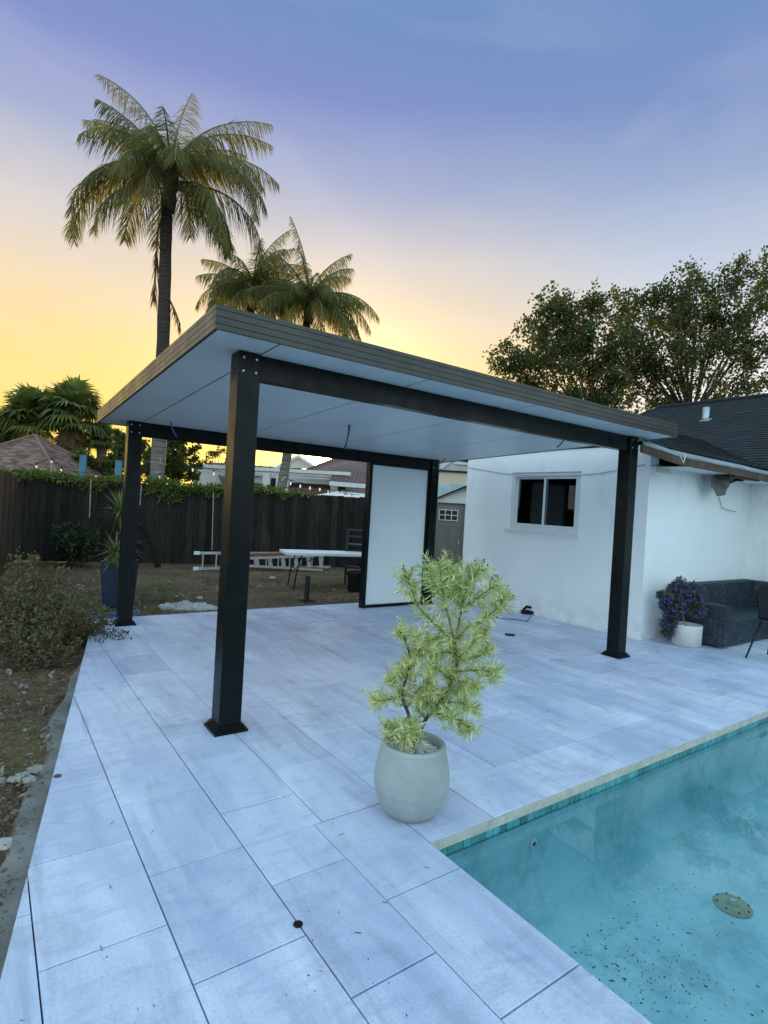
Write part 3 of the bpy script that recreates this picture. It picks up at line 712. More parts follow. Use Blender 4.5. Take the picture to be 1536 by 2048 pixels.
# garden cart rack and bin behind the panel
p=gr(712,1170);t=thing('metal_rack','dark tubular steel rack standing behind the white folding table','rack',p)
for s in(-.22,.22):
    for e in(-.16,.16): MB().tube([p+RH*s+FH*e,p+RH*s+FH*e+ZU*1.08],.014,6).build('upright',M['green'],t)
for z in(.35,.62,.8,.95,1.08):
    for e in(-.16,.16): MB().tube([p-RH*.22+FH*e+ZU*z,p+RH*.22+FH*e+ZU*z],.011,6).build('bar',M['green'],t)
    if z<.9: MB().ob(p+ZU*z,RH*.21,FH*.155,ZU*.006).build('shelf',M['green'],t)
p=gr(712,1182);t=thing('black_bin','squat black plastic bin on the earth behind the panel edge','bin',p)
MB().lathe(p,[(.15,-.01),(.18,.30),(.19,.30),(.19,.33),(.165,.33),(.15,.05)],20).build('tub',M['black'],t);MB().lathe(p+ZU*.331,[(.192,0),(.19,.02),(.05,.045),(0,.046)],20).build('lid',M['black'],t)
# plastic sheeting heap
m=MB();nx,ny=34,12;a=gr(318,1214);b=gr(438,1216)
for j in range(ny):
    for i in range(nx):
        u=i/(nx-1);w=j/(ny-1);p=a.lerp(b,u)+V((0,1,0))*(w-.5)*.34
        e=math.sin(math.pi*min(1,max(0,u)))**.4*math.sin(math.pi*w)**.6
        m.v.append((p.x+rnd(-.02,.02),p.y+rnd(-.02,.02),G0-.02+e*(.045+.055*abs(math.sin(u*19+w*5))*abs(math.sin(w*7+u*9))+rnd(0,.03))))
for j in range(ny-1):
    for i in range(nx-1): m.f.append((j*nx+i,j*nx+i+1,(j+1)*nx+i+1,(j+1)*nx+i));m.m.append(0)
t=m.build('plastic_sheet',M['tarp']);tag(t,'crumpled pale plastic sheeting heaped along the back patio edge','plastic sheet')
# cables by the back left post
m=MB()
for k in range(7):
    pts=[];r0=rnd(.08,.22)
    for i in range(22):
        a=i*.33+k;pts.append(V((-.08+.1*rnd(0,1)*0+r0*1.25*math.cos(a)+.02*k-.03,PD+.52+.22*r0*4*.5*math.sin(a),-.05+.012*k+.008*math.sin(3*a))))
    m.tube(pts,.008,5,m=k%2)
t=m.build('cable_coil',[M['bluecable'],M['cable']]);tag(t,'tangled blue and grey cable lying behind the back left pergola post','cable')
# tall blue planter with yucca
p=gr(236,1209);t=thing('yucca_planter','tall dark blue planter holding a two headed yucca by the back post','potted plant',p)
def sqring(c,s,z): return [(c.x+RH.x*a*s+FH.x*b*s,c.y+RH.y*a*s+FH.y*b*s,c.z+z) for a,b in((-1,-1),(1,-1),(1,1),(-1,1))]
m=MB();vs=[]
for s,z in((.15,-.01),(.185,.62),(.16,.62),(.15,.55)): vs+=sqring(p,s,z)
m.add(vs,[(4*i+k,4*i+(k+1)%4,4*i+4+(k+1)%4,4*i+4+k) for i in range(3) for k in range(4)]+[(3,2,1,0)]);m.build('pot',M['planter'],t)
MB().poly(sqring(p,.152,.56)).build('soil',M['slab'],t)
h1=at(240,1018,7.9);h2=at(232,1098,7.6);h3=at(262,1080,8.1)
MB().tube([p+ZU*.55,p+ZU*.9+RH*.02,h1],[.03,.026,.024],8).build('stem',M['bark'],t);MB().tube([p+ZU*.55,h2-ZU*.05],[.026,.02],8).build('stem',M['bark'],t)
for hc,L_,n in((h1,.40,85),(h2,.33,60),(h3,.28,45)):
    m=MB()
    for i in range(n):
        dv=rv();dv.z=dv.z*.7+.28;dv.normalize();m.blade(hc-ZU*.04+ZU*rnd(-.06,.06),dv,L_*rnd(.7,1.1),.026,rnd(.0,.35))
    m.build('leaf_head',M['yucca'],t,kind='stuff')
# shrubs
def shrub(base,h,spread,ns,name,label,lm,l,w,dens=46,lean=V((0,0,0)),cat='shrub',group=None):
    t=thing(name,label,cat,base,group);st=MB();lf=MB()
    for i in range(ns):
        a=rnd(0,6.28);sp=spread*rnd(.15,1);top=V(base)+V((math.cos(a)*sp,math.sin(a)*sp,h*rnd(.55,1.0)*(1-.35*sp/spread)))+lean*rnd(.5,1)
        b0=V(base)+V((math.cos(a)*.06,math.sin(a)*.06,-.03));mid=b0.lerp(top,.5)+V((math.cos(a),math.sin(a),0))*spread*.12+rv()*.03
        pts=[b0,b0.lerp(mid,.55),mid,mid.lerp(top,.5)+rv()*.02,top];st.tube(pts,[.009,.007,.006,.004,.002],5)
        for k in range(dens):
            u=rnd(.22,1)**.8;q=pts[0].lerp(mid,u*2) if u<.5 else mid.lerp(top,u*2-1)
            q=q+rv()*rnd(.01,.10)*(1.25-u*.6);dv=rv()+ZU*.5;lf.leaf(q,dv,rv(),l*rnd(.6,1.2),w*rnd(.7,1.2))
    st.build('stems',M['bark'],t);lf.build('foliage',lm,t,kind='stuff');return t
GS='dull olive shrubs left of the patio'
shrub(gr(70,1312),1.08,.40,30,'shrub','tall olive shrub with one pointed shoot beside the patio edge',M['bushleaf'],.045,.024,95)
shrub(gr(8,1300),1.02,.36,26,'shrub','olive shrub half hidden behind the pointed shrub against the brown fence',M['bushleaf'],.045,.024,90)
shrub(gr(128,1285),.62,.36,20,'shrub','lower olive shrub whose twigs lean over the patio corner',M['bushleaf'],.042,.022,80,V((.12,-.08,-.05)))
shrub(gr(60,1335),.45,.40,22,'shrub','low scrubby twigs spreading at the foot of the pointed shrub',M['bushleaf'],.04,.02,70)
s=gr(172,1290);shrub(s,.26,.28,6,'twig_plant','thin green leafy twig reaching over the patio tiles',M['darkbush'],.035,.02,26,V((.16,-.12,0)),'plant')
shrub(gr(152,1134),1.05,.6,26,'shrub','dark glossy bush growing against the dark fence',M['darkbush'],.10,.055,60)
# rubble stones on the earth
STN=[(95,1324,.035,'pale stone on the earth below the pointed shrub'),(157,1170,.03,'pale stone under the dark bush by the fence'),(545,1157,.055,'oval white stone on bare earth near the folding table'),(667,1179,.03,'small white stone between the steel stub and the panel'),(353,1193,.03,'small white stone behind the plastic sheeting'),(400,1197,.045,'yellowish block of stone beside the plastic sheeting'),(370,1175,.02,'tiny pale stone between planter and ladder'),(72,1538,.05,'flat broken concrete piece next to the patio edge'),(40,1555,.05,'flat white shard of tile lying on sandy earth'),(12,1690,.04,'grey stone lying on the concrete strip'),(60,1562,.035,'cream rubble piece beside the white shard'),(520,1172,.025,'small pale pebble on the earth before the ladder'),(636,1172,.022,'small pale pebble behind the steel stub'),(690,1180,.02,'small pale pebble by the black bin')]
for x,y,r,lb in STN:
    p=gr(x,y);m=MB();n=8;flat=.35 if 'flat' in lb else .62
    rr=[[r*rnd(.75,1.2) for k in range(n)] for j in range(3)]
    o=[(p.x+rr[j][k]*s*math.cos(2*math.pi*k/n)*1.25,p.y+rr[j][k]*s*math.sin(2*math.pi*k/n),p.z-.012+zz*r*flat+rnd(-.1,.1)*r) for j,(s,zz) in enumerate(((.8,0),(1,.7),(.6,1.5))) for k in range(n)]
    m.add(o,[(j*n+k,j*n+(k+1)%n,(j+1)*n+(k+1)%n,(j+1)*n+k) for j in range(2) for k in range(n)]+[tuple(range(2*n,3*n))])
    tag(m.build('stone',M['stone']),lb,'stone')
# litter, gravel and sparse grass
def yard_pt():
    while 1:
        if random.random()<.5: p=gr(rnd(-40,320),rnd(1130,2000)**1.0)
        else: p=gr(rnd(100,740),rnd(1128,1225))
        if p.x<EDGE(p.y)-.05 or p.y>BACK+.1: return p
m=MB()
for i in range(15000):
    p=yard_pt();m.leaf((p.x,p.y,p.z+rnd(-.01,.02)),V((rnd(-1,1),rnd(-1,1),rnd(-.1,.3))),V((rnd(-.4,.4),rnd(-.4,.4),1)),rnd(.01,.035),rnd(.006,.018),.1)
m.build('leaf_litter',M['litter'],kind='stuff')
m=MB()
for i in range(1300):
    p=yard_pt();r=.003+.013*random.random()**3;m.ob((p.x,p.y,p.z),rv()*r,rv()*r,rv()*r)
m.build('gravel',M['stone'],kind='stuff')
m=MB()
for i in range(320):
    p=gr(rnd(90,740),rnd(1128,1222)) if random.random()<.8 else gr(rnd(150,330),rnd(1180,1235))
    if not(p.y>BACK+.05 or p.x<EDGE(p.y)-.05): continue
    for k in range(14): m.blade(p+V((rnd(-.06,.06),rnd(-.06,.06),-.02)),V((rnd(-.6,.6),rnd(-.6,.6),1)),rnd(.04,.10),.006,.3)
m.build('grass',M['grass'],kind='stuff')
# ================================================================ things on the patio
# big ribbed pot with spiky plant
pc=V((.448,-1.372,0));t=thing('spiky_potted_plant','spiky pale green succulent shrub in a rounded ribbed grey pot beside the pool','potted plant',pc)
prof=[(.105,0),(.125,.006),(.150,.035),(.173,.085),(.186,.14),(.187,.18),(.180,.235),(.168,.29),(.160,.325),(.158,.338),(.153,.342),(.138,.342),(.134,.337),(.136,.30),(.14,.24)]
MB().lathe(pc,prof[:9],168,.0026).build('pot',M['pot'],t,smooth=False)
pot=MB().lathe(pc,prof[8:],64,capb=False).build('pot_rim',M['pot'],t,smooth=True)
m=MB().lathe(pc+ZU*.27,[(.139,0),(.0,.012)],24,capb=False)
m.build('soil',M['slab'],t);m=MB()
for i in range(330):
    a=rnd(0,6.28);r=.132*math.sqrt(random.random());s=rnd(.006,.012);q=pc+V((r*math.cos(a),r*math.sin(a),.285+rnd(0,.008)));b=rv();cx=b.orthogonal().normalized()
    m.ob(q,b*s,cx*s*.8,b.cross(cx)*s*.7)
m.build('pebbles',M['pebble'],t,kind='stuff')
DP=(pc-CP).dot(F);SC=420/1483
def pp(x,y,dz=0): return at(680+x*SC,1080+y*SC,DP+dz)
BR=[([(560,1500),(600,1280),(690,1160),(790,1000),(830,850),(810,720)],.012,0,0),([(525,1500),(490,1260),(440,1100),(480,930),(500,850),(455,690),(415,640)],.010,0,-.03),
([(810,720),(720,640),(560,480),(500,320),(470,245)],.007,1,.02),([(810,720),(770,560),(730,400),(715,260),(700,170)],.007,1,-.05),([(815,700),(860,480),(880,330),(930,190)],.007,1,.05),
([(830,700),(900,620),(1020,560),(1110,480),(1190,395)],.006,1,.0),([(830,850),(960,830),(1040,760),(1020,640)],.006,1,.06),([(810,930),(980,920),(1105,935)],.006,1,-.06),
([(700,1150),(850,1150),(965,1190)],.006,1,-.08),([(720,1150),(830,1260),(905,1350)],.005,1,-.03),([(440,1100),(330,1130),(235,1140)],.006,1,-.02),([(500,860),(620,720),(690,690)],.006,1,.05),
([(490,880),(560,780),(540,680)],.006,1,-.08),([(480,1250),(400,1330),(330,1330)],.005,1,.03),([(640,1200),(760,1080),(850,1040)],.006,1,.04),([(530,1330),(520,1390),(430,1410)],.005,1,-.08),
([(790,1000),(700,920),(640,880)],.006,1,-.09),([(860,480),(960,420),(1060,345),(1110,320)],.006,1,-.04),([(760,470),(810,330),(800,190)],.006,1,.07),([(440,1100),(385,1010),(350,965)],.005,1,.06),
([(470,1180),(560,1050),(650,1000)],.006,1,-.05),([(800,980),(880,1010),(980,1060)],.005,1,-.02),([(500,850),(430,900),(420,960)],.005,1,.03),([(560,1290),(500,1300),(540,1380)],.005,1,-.10),
([(640,1180),(700,1230),(800,1260)],.005,1,-.10),([(820,800),(720,790),(660,800)],.005,1,-.07),([(870,430),(900,300),(1000,200)],.006,1,.02),([(600,1260),(560,1200),(600,1130)],.005,1,.05),([(700,1100),(640,1060),(560,1130)],.005,1,-.06),([(740,440),(650,300),(640,190)],.005,1,.06),([(780,870),(900,780),(960,700)],.005,1,-.04)]
for pts,rad,lv,dz in BR:
    n=len(pts);P3=[pp(x,y,dz*(i/(n-1))*(1 if lv else .6)+rnd(-.008,.008)) for i,(x,y) in enumerate(pts)]
    if not lv: P3[0]=pc+V((rnd(-.02,.02),rnd(-.02,.02),.27))
    fine=[]
    for i in range(n-1):
        for k in range(6):
            u=k/6;p0=P3[max(0,i-1)];p1=P3[i];p2=P3[i+1];p3=P3[min(n-1,i+2)]
            fine.append(.5*((2*p1)+(p2-p0)*u+(2*p0-5*p1+4*p2-p3)*u*u+(3*p1-p0-3*p2+p3)*u*u*u))
    fine.append(P3[-1]);K=len(fine)
    br=MB().tube(fine,[rad*(1-.6*i/(K-1)) for i in range(K)],6).build('branch',M['bark'] if not lv else M['rachis'],t,smooth=True)
    m=MB();seg=[(fine[i],fine[i+1]) for i in range(K-1)];tot=sum((b-a).length for a,b in seg)
    for i in range(int(tot*(640 if lv else 480))+70*lv):
        u=random.random()**(.85 if lv else 1)
        if not lv: u=.28+.72*u
        j=min(K-2,int(u*(K-1)));a,b=seg[j];q=a.lerp(b,random.random());ax=(b-a).normalized();o=ax.orthogonal().normalized();o=Matrix.Rotation(rnd(0,6.283),3,ax)@o
        dv=(o+ax*rnd(.25,1.0)).normalized();m.blade(q,dv,rnd(.036,.070),.0056,rnd(-.15,.2),rv())
    if 1:
        for si in range(int(tot*42)+3):
            j=random.randrange(K//4,K-1);a,b=seg[j];ax=(b-a).normalized();o=Matrix.Rotation(rnd(0,6.283),3,ax)@ax.orthogonal().normalized();sd_=(o+ax*.8).normalized();sl_=rnd(.03,.10)
            for i in range(24):
                q=a+sd_*sl_*random.random();o=Matrix.Rotation(rnd(0,6.283),3,sd_)@sd_.orthogonal().normalized()
                m.blade(q,(o+sd_*rnd(.4,1.3)).normalized(),rnd(.03,.056),.0054,rnd(-.15,.2),rv())
    m.build('needles',M['needle'],br,kind='stuff')
    if lv and pts[-1][1]<420:
        m=MB()
        for k in range(4):
            e=P3[-1]+rv()*.03+ZU*.02;m.tube([P3[-1],e],.0012,4);r=.0045
            m.lathe(e-ZU*r,[(r*.5,0),(r,r),(r*.5,2*r),(0,2.1*r)],7)
        m.build('seed_tips',M['debris'],br)
# white flower pot with purple blooming standard
fpc=gr(1372,1290,0);t=thing('flowering_potted_plant','purple flowering plant on a bare stem in a round white pot by the wicker sofa','potted plant',fpc)
MB().lathe(fpc,[(.145,.001),(.165,.01),(.172,.25),(.168,.262),(.150,.262),(.148,.22)],40).build('pot',M['potw'],t,smooth=True)
m=MB().lathe(fpc+ZU*.215,[(.148,0),(0,.01)],20,capb=False);m.build('soil',M['slab'],t);m=MB()
for i in range(140):
    a=rnd(0,6.28);r=.14*math.sqrt(random.random());b=rv();cx=b.orthogonal().normalized();s=rnd(.008,.014);m.ob(fpc+V((r*math.cos(a),r*math.sin(a),.235)),b*s,cx*s*.8,b.cross(cx)*s*.7)
m.build('pebbles',M['pebble'],t,kind='stuff')
fdp=(fpc-CP).dot(F);ft=lambda x,y,dz=0:at(x,y,fdp+dz)
MB().tube([fpc+ZU*.2,ft(1368,1245),ft(1363,1212)],[.010,.008,.008],7).build('stem',M['stone'],t)
lf=MB();fl=MB();BLOB=[(1365,1190,26),(1385,1185,20),(1350,1200,24),(1378,1210,18),(1345,1225,16),(1338,1245,14),(1335,1262,11),(1395,1222,14),(1360,1172,14),(1330,1210,10),(1392,1200,16),(1322,1190,6)]
for x,y,r in BLOB:
    c=ft(x,y,rnd(-.08,.06));rr=r/FP*fdp;leafcloud(lf,c,rr,int(r*13),.045,.026)
    for k in range(int(r*2.8)):
        q=c+rv()*rr*rnd(.8,1.2)
        for w in range(5): fl.leaf(q,rv(),rv(),.024,.02)
for x0,y0,x1,y1 in((1350,1195,1310,1193),(1370,1180,1342,1168),(1380,1175,1390,1168)):
    a,b=ft(x0,y0),ft(x1,y1);lf.tube([a,b],.003,4)
    for k in range(10): lf.leaf(a.lerp(b,k/9),rv(),rv(),.035,.02)
lf.build('foliage',M['flowerleaf'],t,kind='stuff');fl.build('blossom',M['petal'],t,kind='stuff')
# wicker sofa
sx0,sy0=6.02,-.40;sw=2.28;sh=.52;zb=.70
t=thing('wicker_sofa','dark grey wicker corner sofa against the white wall','sofa',(sx0+sw/2,0,0))
def wov(m,o,u,v,nu,nv,nrm,d):
    """woven strands over a rectangle"""
    o,u,v,nrm=V(o),V(u),V(v),V(nrm)
    for i in range(nu):
        for j in range(nv):
            c=o+u*((i+.5)/nu)+v*((j+.5)/nv)
            if (i+j)%2: m.ob(c+nrm*d,u*(.60/nu),v*(.34/nv),nrm*d*.8)
            else: m.ob(c+nrm*d*.5,u*(.30/nu),v*(.48/nv),nrm*d*.8)
def wbox(name,x0,x1,y0,y1,z0,z1,du=.055,dv=.03,top=True):
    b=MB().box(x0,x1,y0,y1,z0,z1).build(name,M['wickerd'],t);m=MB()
    wov(m,(x0,y0,z0),(0,y1-y0,0),(0,0,z1-z0),max(2,int((y1-y0)/du)),max(2,int((z1-z0)/dv)),(-1,0,0),.004)
    wov(m,(x0,y0,z0),(x1-x0,0,0),(0,0,z1-z0),max(2,int((x1-x0)/du)),max(2,int((z1-z0)/dv)),(0,-1,0),.004)
    if top: wov(m,(x0,y0,z1),(x1-x0,0,0),(0,y1-y0,0),max(2,int((x1-x0)/du)),max(2,int((y1-y0)/dv)),(0,0,1),.003)
    m.build('weave',M['wicker'],b,kind='stuff')
wbox('armrest',sx0,sx0+.14,sy0,.14,.03,sh)
wbox('backrest',sx0,sx0+sw,.145,.30,.03,zb)
wbox('seat',sx0+.145,sx0+sw-.16,sy0+.02,.14,.03,.31)
wbox('side_back',sx0+sw-.155,sx0+sw,sy0-.9,.14,.03,zb)
wbox('seat',sx0+sw-.80,sx0+sw-.16,sy0-.9,sy0+.015,.03,.31)
# black chair at the right
c1=gr(1488,1316,0);c2=gr(1525,1310,0);ax=(c2-c1).normalized();bx=V((ax.y,-ax.x,0));wid=(c2-c1).length
cc=c1+ax*.26+bx*.24;cc.z=0
t=thing('black_chair','black moulded chair on thin splayed legs at the pool side of the sofa','chair',cc)
for a,b in((-1,-1),(1,-1),(-1,1),(1,1)):
    f_=cc+ax*a*.245-bx*b*-.23;f_.z=0;tp=cc+ax*a*.15+bx*b*.14+ZU*.43;MB().tube([f_,tp],[.009,.014],8).build('leg',M['blackm'],t,smooth=True)
m=MB();NU,NV=13,12
for j in range(NV):
    for i in range(NU):
        u=i/(NU-1)*2-1;w=j/(NV-1)
        if w<.5: k=w/.5;y=-.2+.36*k;z=.43+.06*u*u+.02*(1-k)
        else: k=(w-.5)/.5;y=.16+.10*k;z=.43+.06*u*u*(1-k)+.40*k-.05*u*u*k
        xx=.22*u*(1-.12*abs(2*w-1));yy=y-.10*u*u*(w if w>.5 else 0)
        q=cc+ax*xx-bx*yy;m.v.append((q.x,q.y,z))
for j in range(NV-1):
    for i in range(NU-1): m.f.append((j*NU+i,j*NU+i+1,(j+1)*NU+i+1,(j+1)*NU+i));m.m.append(0)
sh_=m.build('seat_shell',M['black'],t,smooth=True);sm=sh_.modifiers.new('thick','SOLIDIFY');sm.thickness=.018
# tool by the wall, black box, caps and bits
p=gr(1056,1228,0);t=thing('power_tool','small black hand tool lying on the patio at the foot of the window wall','tool',p)
MB().ob(p+ZU*.03,RH*.10,FH*.05,ZU*.022).build('body',M['black'],t);MB().tube([p+RH*-.08+ZU*.05,p+RH*-.03+ZU*.11,p+RH*.05+ZU*.10,p+RH*.09+ZU*.05],[.018,.02,.02,.016],8).build('handle',M['black'],t)
q=on(1030,1239,2,.006);MB().tube([p+RH*.06+ZU*.01,q+RH*.15-FH*.1+ZU*.002,q+ZU*.002,q-RH*.2+ZU*.002,q-RH*.25+FH*.1+ZU*.002],.007,6).build('power_cord',M['bluecable'],t)
p=gr(1020,1271,0);t=thing('tape_case','flat black rectangular case lying alone on the patio tiles','case',p)
MB().ob(p+ZU*.010,RH*.055,FH*.03,ZU*.009).build('case_body',M['black'],t);MB().ob(p+ZU*.0205,RH*.04,FH*.02,ZU*.0015).build('case_lid',M['cable'],t)
for x,y,r,lb,mt in((596,1850,.017,'small round black hole plug between two large tiles','black'),(115,1553,.018,'rusty round cap set near the left patio edge','rust'),(559,1595,.011,'small white round cap lying on a tile','whitef'),(1180,1421,.012,'pair of tiny white spacers on the tiles by the pool','whitef'),(1086,1283,.0,'','')):
    if not lb: continue
    p=gr(x,y,0);MBx=MB().lathe(p+ZU*.002,[(r,0),(r,.003),(r*.7,.005),(0,.0055)],16);tag(MBx.build('cap',M[mt]),lb,'cap')
m=MB();
for i in range(85):
    px,py=rnd(120,1300),rnd(1290,2040);p=gr(px,py,0)
    if p.x<EDGE(p.y)+.05 or (p.x>.3 and p.y<-1.6) or p.x>5.3: continue
    if random.random()<.7: m.leaf(p+ZU*.003,V((rnd(-1,1),rnd(-1,1),.1)),V((rnd(-.3,.3),rnd(-.3,.3),1)),rnd(.004,.014),rnd(.003,.007),.1)
    else: a=V((rnd(-1,1),rnd(-1,1),0)).normalized();m.tube([p+ZU*.003,p+a*rnd(.01,.03)+ZU*.004],.0012,4)
for i in range(70):
    p=gr(random.gauss(1310,18),random.gauss(1299,6),0);m.leaf(p+ZU*.004,V((rnd(-1,1),rnd(-1,1),.1)),ZU,rnd(.01,.03),.01,.1)
m.build('leaf_bits',M['litter'],kind='stuff')
# ================================================================ palms
def frond(base,az,e0,e1,L_,n,ll,parent,mat,droop=.5,w=.03,bend=0.):
    base=V(base);h0=RH*math.cos(math.radians(az))+FH*math.sin(math.radians(az));K=14;pts=[base];p=base.copy();dirs=[]
    for i in range(K):
        u=(i+.5)/K;e=math.radians(e0+(e1-e0)*u**.85);hh=Matrix.Rotation(bend*u,3,'Z')@h0
        d=hh*math.cos(e)+ZU*math.sin(e);p=p+d*(L_*.95/K);pts.append(p.copy());dirs.append(d)
    m=MB();m.tube(pts,[.028*(1-.85*i/K)+.004 for i in range(K+1)],5,m=1)
    for i in range(n):
        u=.16+.84*i/(n-1);j=min(K-1,int(u*K));q=pts[j].lerp(pts[j+1],u*K-j);d=dirs[j];sd=d.cross(ZU)
        if sd.length<.15: sd=RH.copy()
        sd.normalize();up=sd.cross(d);prof=math.sin(math.pi*min(1,.18+.80*u))**.6
        for s in(-1,1):
            dv=(sd*s*.8+d*rnd(.45,.75)+up*rnd(-.35,.3)-ZU*droop*rnd(.3,1.1)).normalized();l=ll*prof*rnd(.8,1.1)
            m.blade(q,dv,l,w*.60,droop*rnd(.5,1.1),d.cross(dv).cross(dv)+rv()*.4)
    return m.build('frond',[mat,M['rachis']],parent)
def queen(tb,cr,label,fr,n,ll,tr=.15,droop=.55):
    t=thing('palm_tree',label,'palm tree',tb);tb,cr=V(tb),V(cr)
    pts=[];N_=16
    for i in range(N_+1):
        u=i/N_;p=tb.lerp(cr-ZU*.55,u);p=p+RH*.05*math.sin(u*4);pts.append(p)
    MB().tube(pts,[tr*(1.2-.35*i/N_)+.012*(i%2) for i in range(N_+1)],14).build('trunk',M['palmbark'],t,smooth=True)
    m=MB().tube([cr-ZU*.6,cr-ZU*.3,cr,cr+ZU*.45],[tr*1.0,tr*1.25,tr*.9,.05],12)
    for k in range(18):
        a=rnd(0,6.28);q=cr-ZU*rnd(.0,.5);m.tube([q,q+V((math.cos(a)*.22,math.sin(a)*.22,.28))],[.05,.02],6)
    m.build('crownshaft',M['bark'],t)
    for az,e0,e1,L_,b in fr:
        m_=M['palmleaf'] if e1>-200 else M['dead']
        frond(cr+ZU*rnd(-.15,.2),az,e0,e1,L_,n,ll,t,m_,droop,.032,b)
    return t
d1=14.2;tb=at(311,975,d1);tb.z=G0-.05;cr=at(339,375,d1)
FR1=[(178,94,22,3.9,0),(165,84,5,3.3,.2),(185,78,0,3.0,0),(80,90,60,3.1,0),(10,92,-5,3.7,0),(20,88,-15,3.5,0),(5,78,-45,3.5,.1),(350,66,-66,3.3,0),(0,58,-72,3.3,0),(345,50,-90,3.7,0),(12,40,-94,3.7,-.1),(330,26,-95,3.1,0),(8,8,-88,2.6,0),(182,66,-62,2.7,0),(190,56,-90,3.4,0),(175,50,-98,4.0,.1),(178,40,-98,3.8,.1),(200,22,-90,2.6,0),
 (270,66,-60,2.6,.2),(250,50,-78,2.5,.2),(300,56,-72,2.7,-.2),(90,60,-65,2.8,.2),(60,50,-70,2.8,0),(120,48,-74,2.8,0),(225,70,-55,2.7,0),(315,72,-48,2.8,0),(270,30,-88,2.2,.1),(40,26,-88,2.5,.0),(215,80,5,2.5,0),(35,84,0,2.8,0),(150,30,-88,2.6,0),(285,78,-20,2.4,0),(240,20,-90,2.0,0)]
tp=queen(tb,cr,'tallest feather palm rising high behind the pergola roof',FR1,104,.72,.155,.85)
m=MB();q=cr-ZU*.5-RH*.1;m.tube([q,q-RH*.13-ZU*.6,q-RH*.15-ZU*1.2,q-RH*.02-ZU*2.2],[.03,.02,.015,.01],6)
for k in range(60):
    p=(q-RH*.14-ZU*(.9+rnd(0,1.3)));m.blade(p,V((rnd(-1,1)*.3,rnd(-1,1)*.3,-1)),.45,.03,.2)
m.build('dead_frond',M['dead'],tp)
m=MB();q=at(340,600,d1);e=at(361,650,d1);m.tube([q,q.lerp(e,.5),e],[.02,.03,.01],6)
for k in range(26): m.blade(q.lerp(e,rnd(.2,1)),V((.3*rnd(-1,1),.3*rnd(-1,1),-1)),.3,.03,.2)
m.build('dead_frond',M['dead'],tp)
def autofr(n,L_,seed):
    random.seed(seed);o=[]
    for i in range(n):
        u=i/n;o.append(((i*137.5+rnd(-15,15))%360,82-75*u+rnd(-6,6),15-100*u**.7+rnd(-8,8),L_*rnd(.85,1.1),rnd(-.2,.2)))
    return o
d2=19.5;cr2=at(505,585,d2);tb2=at(487,985,d2);tb2.z=G0-.05
FR2=autofr(30,2.2,3)+[(30,88,40,2.9,0),(10,80,-20,2.6,0),(180,50,-75,2.6,0),(172,38,-85,2.4,0)]
queen(tb2,cr2,'feather palm with a crown just left of the shorter twin behind the roof',FR2,84,.56,.14,1.0)
d3=18.5;cr3=at(618,610,d3);tb3=at(546,985,d3);tb3.z=G0-.05
FR3=autofr(30,2.3,11)+[(175,90,62,3.2,0),(5,40,-70,2.7,0),(358,48,-60,2.9,0),(350,25,-80,2.5,0),(185,45,-70,2.2,0)]
queen(tb3,cr3,'leaning feather palm with one upright spear of leaves behind the roof',FR3,84,.56,.14,1.05)
random.seed(21)
# fan palms
def fanpalm(c,zb,R0,n,label,skirt=True):
    c=V(c);t=thing('fan_palm',label,'palm tree',(c.x,c.y,zb),'fan palms beyond the fence')
    MB().tube([(c.x,c.y,zb),(c.x+.1,c.y,c.z*.5),(c.x,c.y,c.z)],[.24,.2,.22],10).build('trunk',M['bark'],t,smooth=True)
    def fan(org,d,r,mat,name):
        m=MB();d=d.normalized();sd=d.cross(ZU)
        if sd.length<.1: sd=RH.copy()
        sd.normalize();up=sd.cross(d);hub=org+d*r*.55;m.tube([org,org+d*r*.3+ZU*.03,hub],[.03,.02,.015],5,m=1)
        nb=22
        for i in range(nb):
            a=(i/(nb-1)-.5)*math.radians(250);dv=(d*math.cos(a)+sd*math.sin(a)+up*.12*math.cos(a*2)).normalized()
            l=r*.72*(1-.18*abs(a)/2.2)*rnd(.9,1.08);s_=dv.cross(up).normalized();mid=hub+dv*l*.55;e=hub+dv*l-ZU*l*rnd(.12,.5);w=.045*r
            m.add([hub-s_*w*.2,hub+s_*w*.2,mid+s_*w,mid-s_*w,e],[(0,1,2,3),(3,2,4)])
        m.build(name,[mat,M['rachis']],t)
    for i in range(n):
        a=i*2.4;el=math.radians(78-112*(i/n)**.9+rnd(-8,8));d=V((math.cos(a)*math.cos(el),math.sin(a)*math.cos(el),math.sin(el)))
        fan(c+ZU*rnd(-.2,.25),d,R0*rnd(.85,1.1),M['fanleaf'],'frond')
    if skirt:
        for i in range(18):
            a=i*2.4;d=V((math.cos(a)*.35,math.sin(a)*.35,-1));fan(c-ZU*rnd(.25,.8),d,R0*.95,M['dead'] if i%3 else M['fanleaf'],'dead_frond')
dF=26
for x,y,r,lb in((66,838,1.45,'fan palm standing behind the brown gazebo roof, broader of two'),(148,826,1.40,'fan palm with hanging dead leaves beside the broader one by the gazebo'),(12,868,1.0,'smaller fan palm half hidden by the gazebo roof edge'),(203,880,.75,'little fan palm poking out above the garden trees')):
    fanpalm(at(x,y,dF+rnd(-1,1)),G0,r,44,lb,r>1.2)
